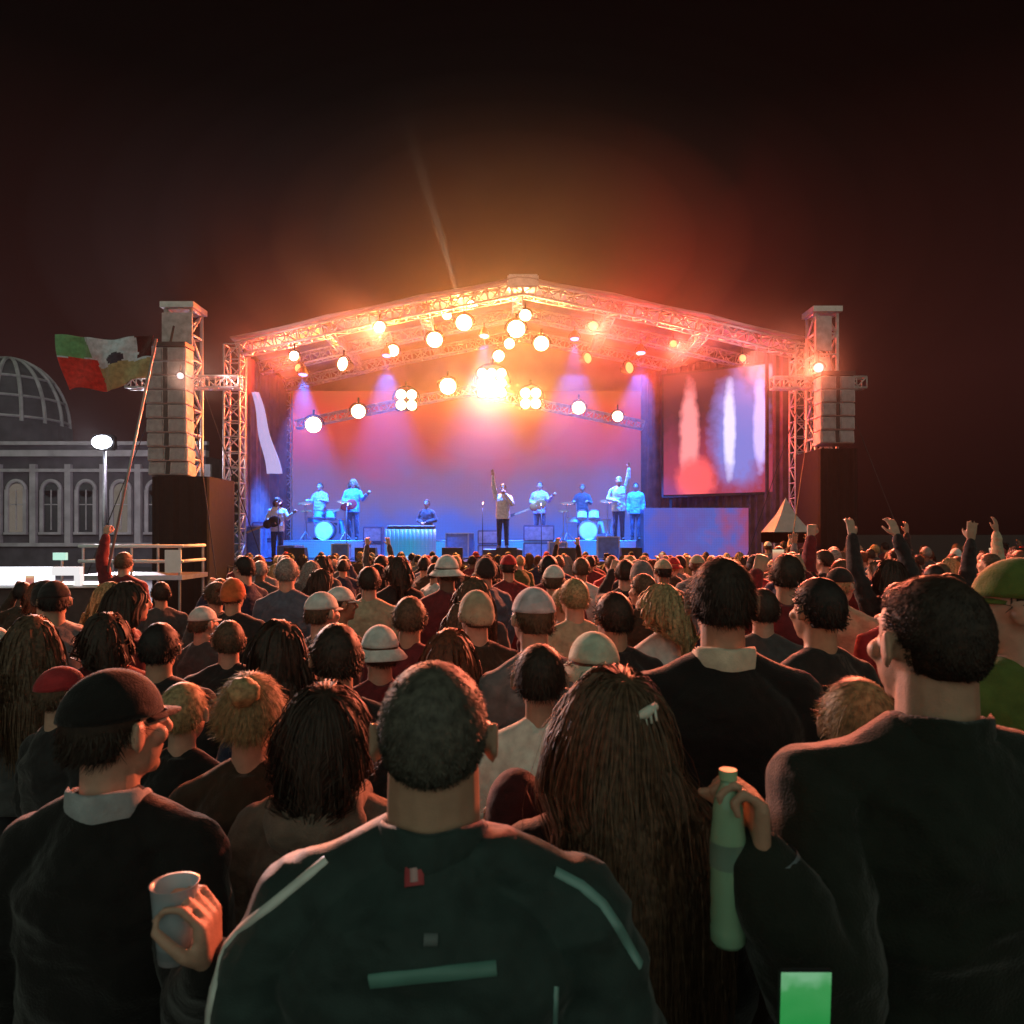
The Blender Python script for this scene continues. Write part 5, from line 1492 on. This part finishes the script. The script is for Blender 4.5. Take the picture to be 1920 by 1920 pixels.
# ------------------------------------------------------------------ the crowd: prototypes, then copies
PROTO = {}
defs = [
 ('short', dict(hair=('short', 'black'))), ('short2', dict(hair=('short', 'black'), la='fold', ra='fold', turn=14, wide=1.05, puff=0.035)),
 ('long', dict(hair=('long', 'black'), female=True)), ('long2', dict(hair=('long', 'black'), female=True, turn=-20, la='fold', ra='down')),
 ('bun', dict(hair=('bun', 'black'), female=True, la='fold', ra='fold')), ('tail', dict(hair=('tail', 'black'), female=True, turn=12)),
 ('cap', dict(hair=('cap', white_cap), turn=-10)), ('beanie', dict(hair=('beanie', grey_c), puff=0.035)), ('bucket', dict(hair=('bucket', mint_c), turn=8)),
 ('phone', dict(hair=('short', 'black'), la='phone', ra='phone')), ('raised', dict(hair=('short', 'black'), ra='high', turn=5)), ('both', dict(hair=('long', 'black'), female=True, la='up', ra='up')), ('wave', dict(hair=('tail', 'black'), female=True, ra='wave', turn=-12)), ('fist', dict(hair=('short', 'black'), la='fist', ra='fold')),
]
for i, (kx, dd) in enumerate(defs):
    PROTO[kx] = [dd, None, i]
HWORD = {'short': 'short %s hair', 'short2': 'short %s hair', 'long': 'long %s hair', 'long2': 'long %s hair', 'bun': '%s hair in a bun', 'tail': '%s ponytail', 'phone': 'short %s hair', 'raised': 'short %s hair', 'wave': '%s ponytail', 'both': 'long %s hair', 'fist': 'short %s hair'}
POSE = {'phone': 'holding a phone up', 'raised': 'one arm raised', 'both': 'both arms raised', 'wave': 'right hand waving', 'fist': 'left fist raised', 'short2': 'broad shoulders', 'long2': 'head turned left'}
TCOL = {'black': cloth('top_black', (0.02, 0.02, 0.021)), 'charcoal': cloth('top_charcoal', (0.06, 0.06, 0.062)), 'navy': navy_c, 'grey': grey_c, 'brown': brown_c, 'maroon': cloth('top_maroon', (0.14, 0.02, 0.025)),
        'white': cloth('top_white', (0.60, 0.58, 0.56)), 'red': red_c, 'denim': denim_top, 'beige': beige_c, 'olive': cloth('top_olive', (0.07, 0.08, 0.03))}
HATC = {'white': white_cap, 'mint': mint_c, 'lilac': lilac_c, 'beige': beige_c, 'red': red_c, 'black': cloth('hat_black', (0.02, 0.02, 0.02)), 'grey': grey_c, 'orange': cloth('hat_red_light', (0.50, 0.13, 0.04))}
def area(px, Y):
    row = 'near rows' if Y < 3.4 else 'few rows ahead' if Y < 5 else 'mid-crowd' if Y < 8 else 'rear crowd' if Y < 12 else 'by the barrier'
    col_ = ('at the left edge' if px < 120 else 'below the flag' if px < 300 else 'below the left tower' if px < 440 else 'below the left end of the stage' if px < 560 else 'below the blue drum kit' if px < 690 else 'below the keyboard'
            if px < 850 else 'below the singer' if px < 1010 else 'below the pearl drum kit' if px < 1140 else 'below the riser front' if px < 1260 else 'below the side screen' if px < 1440 else 'below the white tent' if px < 1520
            else 'below the right tower' if px < 1640 else 'right of the right tower' if px < 1800 else 'at the right edge')
    return row + ' ' + col_
used_labels = {}
def crowd(kind, px, Y, H, topc, hairc, skin=0, hat=None, rz=None, label=None, ytop=None):
    dd, root, idx = PROTO[kind]
    X = (px - 960) / F * Y
    if ytop is not None:
        H = EYE - (ytop - HOR) / F * Y
    rzv = R(max(-58, min(58, random.gauss(0, 23)))) if rz is None else R(rz)
    if root is None:
        d2 = dict(dd)
        root = person('person', 'x', (X, Y, 0), rzv, 1.75, top=TCOL['black'], skin=0, voxel=0.0105, seed=20 + idx, wr=0.009, **d2)
        PROTO[kind][1] = root
        r = root
        r.scale = (H / 1.75,) * 3
    else:
        r = dup(root, (X, Y, 0), rzv, H / 1.75)
    for c in r.children:
        n_ = c.name.split('.')[0]
        if n_ == 'body': setmat(c, SKIN[skin])
        elif n_ in ('shirt', 'jacket'): setmat(c, TCOL[topc] if isinstance(topc, str) else topc)
        elif n_ == 'hair': setmat(c, HAIRC[hairc])
        elif n_ in ('baseball_cap', 'beanie', 'bucket_hat'): setmat(c, HATC[hat or 'grey'])
        elif n_ == 'trousers': setmat(c, random.choice([M_denim, M_trous]))
    if label is None:
        hw = (hat + ' ' + {'cap': 'baseball cap', 'beanie': 'beanie', 'bucket': 'bucket hat'}[kind]) if kind in ('cap', 'beanie', 'bucket') else HWORD[kind] % hairc.replace('greybrown', 'grey-brown')
        tw = topc if isinstance(topc, str) else 'plain'
        pre = (POSE[kind] + ', ') if kind in POSE else ''
        label = '%s, %s top, %s%s' % (hw, tw, pre, area(px, Y))
        used_labels.setdefault(label, []).append((r, px, Y))
    r['label'] = label; r['category'] = 'person'; r['group'] = 'people in the concert crowd'
    placed.append((X, Y, 0.22)); TOPS.append((px, EYE, Y)) if False else None
    SIL.append((px, HOR + (EYE - H) * F / Y, Y))
    return r
SIL = [(a, b, c) for a, b, c in TOPS]
spec = [
 ('bucket', 1112, 1190, 2.40, 'white', 'brown', 0, 'mint', 'person in pale mint bucket hat, just above the long-haired woman with the hair clip'),
 ('cap', 998, 1106, 2.95, 'grey', 'brown', 0, 'lilac', 'person in pale lilac baseball cap in the middle of the crowd, above the off-white top'),
 ('short', 1150, 1112, 3.3, 'black', 'dark brown', 1, None, 'dark-haired person directly behind the mint bucket hat'),
 ('short2', 632, 1172, 2.45, 'black', 'dark brown', 1, None, 'dark head rimmed with red light, above the woman in taupe'),
 ('cap', 605, 1113, 4.0, 'charcoal', 'brown', 0, 'white', 'white baseball cap above the red-rimmed dark head, left of centre'),
 ('bucket', 712, 1176, 3.1, 'maroon', 'brown', 0, 'white', 'white bucket hat left of and above the teal-jacketed man'),
 ('beanie', 892, 1112, 3.6, 'brown', 'brown', 0, 'beige', 'beige beanie left of the pale lilac cap'),
 ('short', 1076, 1086, 4.3, 'beige', 'blond', 0, None, 'short blond hair and beige top, right of the pale lilac cap'),
 ('tail', 1240, 1096, 3.6, 'white', 'blond', 0, None, 'blond ponytail and white top, left of the tall dark-haired man'),
 ('short', 1532, 1086, 2.75, 'black', 'black', 1, None, 'dark head between the tall dark-haired man and the big man at right'),
 ('cap', 118, 1254, 2.75, 'black', 'brown', 0, 'red', 'red baseball cap at the far left, above the black-coated person'),
 ('beanie', 438, 1088, 5.2, 'black', 'brown', 1, 'orange', 'beanie painted with red light below the left end of the stage'),  # red light falling on this head is put into the hat colour
 ('cap', 382, 1140, 4.6, 'charcoal', 'brown', 0, 'white', 'white baseball cap below the left tower, left of the light-painted beanie'),
 ('phone', 1475, 1040, 4.2, 'maroon', 'dark brown', 1, None, 'person holding a phone overhead below the white tent'),
 ('both', 1668, 1050, 5.6, 'black', 'dark brown', 0, None, 'woman with both arms raised below the right tower'),
 ('raised', 1752, 1060, 6.2, 'black', 'black', 1, None, 'person with one arm raised just above the big man at right'),
 ('fist', 1578, 1050, 6.0, 'maroon', 'brown', 0, None, 'person with left fist raised below the right tower'),
 ('long', 845, 1180, 2.9, 'maroon', 'auburn', 0, None, 'long auburn hair directly behind the teal-jacketed man'),
 ('short2', 770, 1120, 3.7, 'maroon', 'brown', 1, None, 'short brown hair and maroon top between white bucket hat and beige beanie'),
 ('long2', 520, 1165, 3.0, 'navy', 'dark brown', 0, None, 'long dark brown hair and navy top, left of the red-rimmed dark head'),
 ('short', 300, 1170, 3.1, 'black', 'black', 1, None, 'short black hair and black top above the smaller blond person'),
 ('tail', 200, 1150, 3.4, 'maroon', 'dark brown', 0, None, 'dark brown ponytail above the black-coated person at left'),
 ('long', 60, 1155, 3.3, 'charcoal', 'brown', 0, None, 'long brown hair at the left edge, above the red cap'),
 ('short2', 430, 1165, 3.7, 'black', 'brown', 0, None, 'short brown hair above the blond bun'),
 ('short', 1430, 1105, 3.9, 'charcoal', 'dark brown', 0, None, 'dark brown hair just right of the tall dark-haired man'),
]
for kd, px, yt, Y, tc_, hc, sk, hat, lb in spec:
    crowd(kd, px, Y, 1.7, tc_, hc, sk, hat, None, lb, yt)

rs = random.Random(11)
def covered(px, ytop, Y):
    w = 0.085 / Y * F
    vis = 0
    for i in range(9):
        c = px + (i / 8 - 0.5) * 2 * w * 0.9
        y = ytop + (abs(i - 4) / 4) ** 2.5 * w * 1.2
        lim = 1e9
        for a, b, yy in SIL:
            if yy >= Y: continue
            ww = 0.085 / yy * F; dx = abs(c - a)
            if dx < ww: lim = min(lim, b + (dx / ww) ** 2.5 * ww * 1.2)
            elif dx < ww * 2.7: lim = min(lim, b + ww * 3.0 + (dx / ww - 1) * ww * 0.35)
        if lim - y > max(3.0, w * 0.22): vis += 1
    return vis < 2
def free(X, Y, dmin):
    return all((X - a) ** 2 + (Y - b) ** 2 > (dmin) ** 2 for a, b, r in placed)
kinds = ['short'] * 7 + ['short2'] * 5 + ['long'] * 4 + ['long2'] * 3 + ['bun'] * 2 + ['tail'] * 3 + ['cap'] * 3 + ['beanie'] * 2 + ['bucket']
far_k = kinds * 2 + ['raised'] + ['wave'] * 2 + ['both'] + ['fist'] + ['phone'] * 3
tcs = ['black'] * 5 + ['charcoal'] * 4 + ['navy'] * 2 + ['grey'] * 2 + ['brown'] * 2 + ['maroon'] * 2 + ['white', 'red', 'denim', 'beige', 'olive']
hcs = ['black'] * 4 + ['dark brown'] * 5 + ['brown'] * 4 + ['blond'] * 2 + ['auburn'] + ['grey']
Y = 2.7; count = 0; NMAX = 262
cand = []
while Y < 18.0:
    stepx = 0.56 + 0.02 * Y; x = -0.74 * Y - 0.4 + rs.uniform(0, stepx)
    while x < 0.74 * Y + 0.4:
        cand.append((x + rs.uniform(-0.14, 0.14), Y + rs.uniform(-0.22, 0.22)))
        x += stepx
    Y += 0.62 + 0.035 * Y
cand.sort(key=lambda c: c[1])
phones_ = []
for X, Y in cand:
    if Y > 17.9 or count >= NMAX: continue
    if X < -6.3 and Y > 10.6: continue
    if X < -3.3 - 0.0 and 7.4 < Y < 8.4 and X > -5.6: continue
    if not free(X, Y, 0.46): continue
    px = 960 + X / Y * F
    if px < -60 or px > 1980: continue
    kd = rs.choice(far_k if Y > 5.0 else kinds)
    H = rs.gauss(1.70, 0.055)
    if kd in ('long', 'long2', 'bun', 'tail', 'both'): H -= 0.07
    H = max(1.52, min(1.84, H))
    if 440 < px < 1430: H = max(min(H, EYE - 42 * Y / F), 1.50)
    elif px <= 440: H = max(min(H, EYE - 92 * Y / F), 1.50)
    yt = HOR + (EYE - H) * F / Y
    if px < 150 and yt < 1085: continue
    if px < 440 and yt < 1072: continue
    if covered(px, yt, Y) and kd not in ('raised', 'both'): continue
    if kd in ('raised', 'both', 'fist') and px < 1400 and Y < 10: kd = 'short'
    r = crowd(kd, px, Y, H, rs.choice(tcs), rs.choice(hcs), rs.choice([0, 0, 1, 1, 2, 3]), rs.choice(['white', 'black', 'grey', 'beige', 'red', 'black']))
    count += 1
    if kd == 'phone': phones_.append(r)
print('CROWD', count)
# the man holding the flag
fk = crowd('fist', 192 + 0.24 * F / FY, FY + 0.02, 1.74, 'maroon', 'brown', 0, None, 0, 'person gripping the pole of the large waving flag')
# phones held up by the crowd
M_ps = [screen_mat('phone_picture_warm', [(0, (0.10, 0.12, 0.5)), (0.45, (0.5, 0.12, 0.15)), (0.8, (0.9, 0.35, 0.2)), (1, (1.0, 0.8, 0.5))], 0.8, px=0.002, ns=14),
        screen_mat('phone_picture_cool', [(0, (0.35, 0.40, 0.55)), (0.5, (0.55, 0.50, 0.75)), (1, (0.85, 0.75, 0.9))], 0.8, px=0.002, ns=14)]
allph = [o for o in COL.objects if o.parent is None and o.get('category') == 'person' and o.get('label') == 'person holding a phone overhead below the white tent'] + phones_
for i, r in enumerate(allph):
    kk = r.scale[0]
    bpy.context.view_layer.update()
    w = r.matrix_world @ V((0.0, 0.345, 1.63))
    ph = phone(w, r.rotation_euler.z, -8, 'phone', M_ps[i % 2], 1.0, 1.0, 'phones held up to film the stage')
    ph.rotation_euler = (R(-6), R(90 if i % 2 else 0), r.rotation_euler.z)
    pxx = 960 + w.x / w.y * F
    ph['label'] = '%s phone screen filming the show, %s' % ('cool' if i % 2 else 'warm', area(pxx, w.y))
# labels that came out twice: tell them apart by which stands further left
for lb, L in list(used_labels.items()):
    if len(L) > 1:
        L.sort(key=lambda q: q[1])
        for i, (r, px, Y) in enumerate(L):
            r['label'] = lb + (', left one' if i == 0 else ', right one' if i == len(L) - 1 else ', middle one')
for o in COL.objects:
    if o.parent is None and 'label' in o and len(o['label'].split()) > 16:
        o['label'] = ' '.join(o['label'].split()[:16])
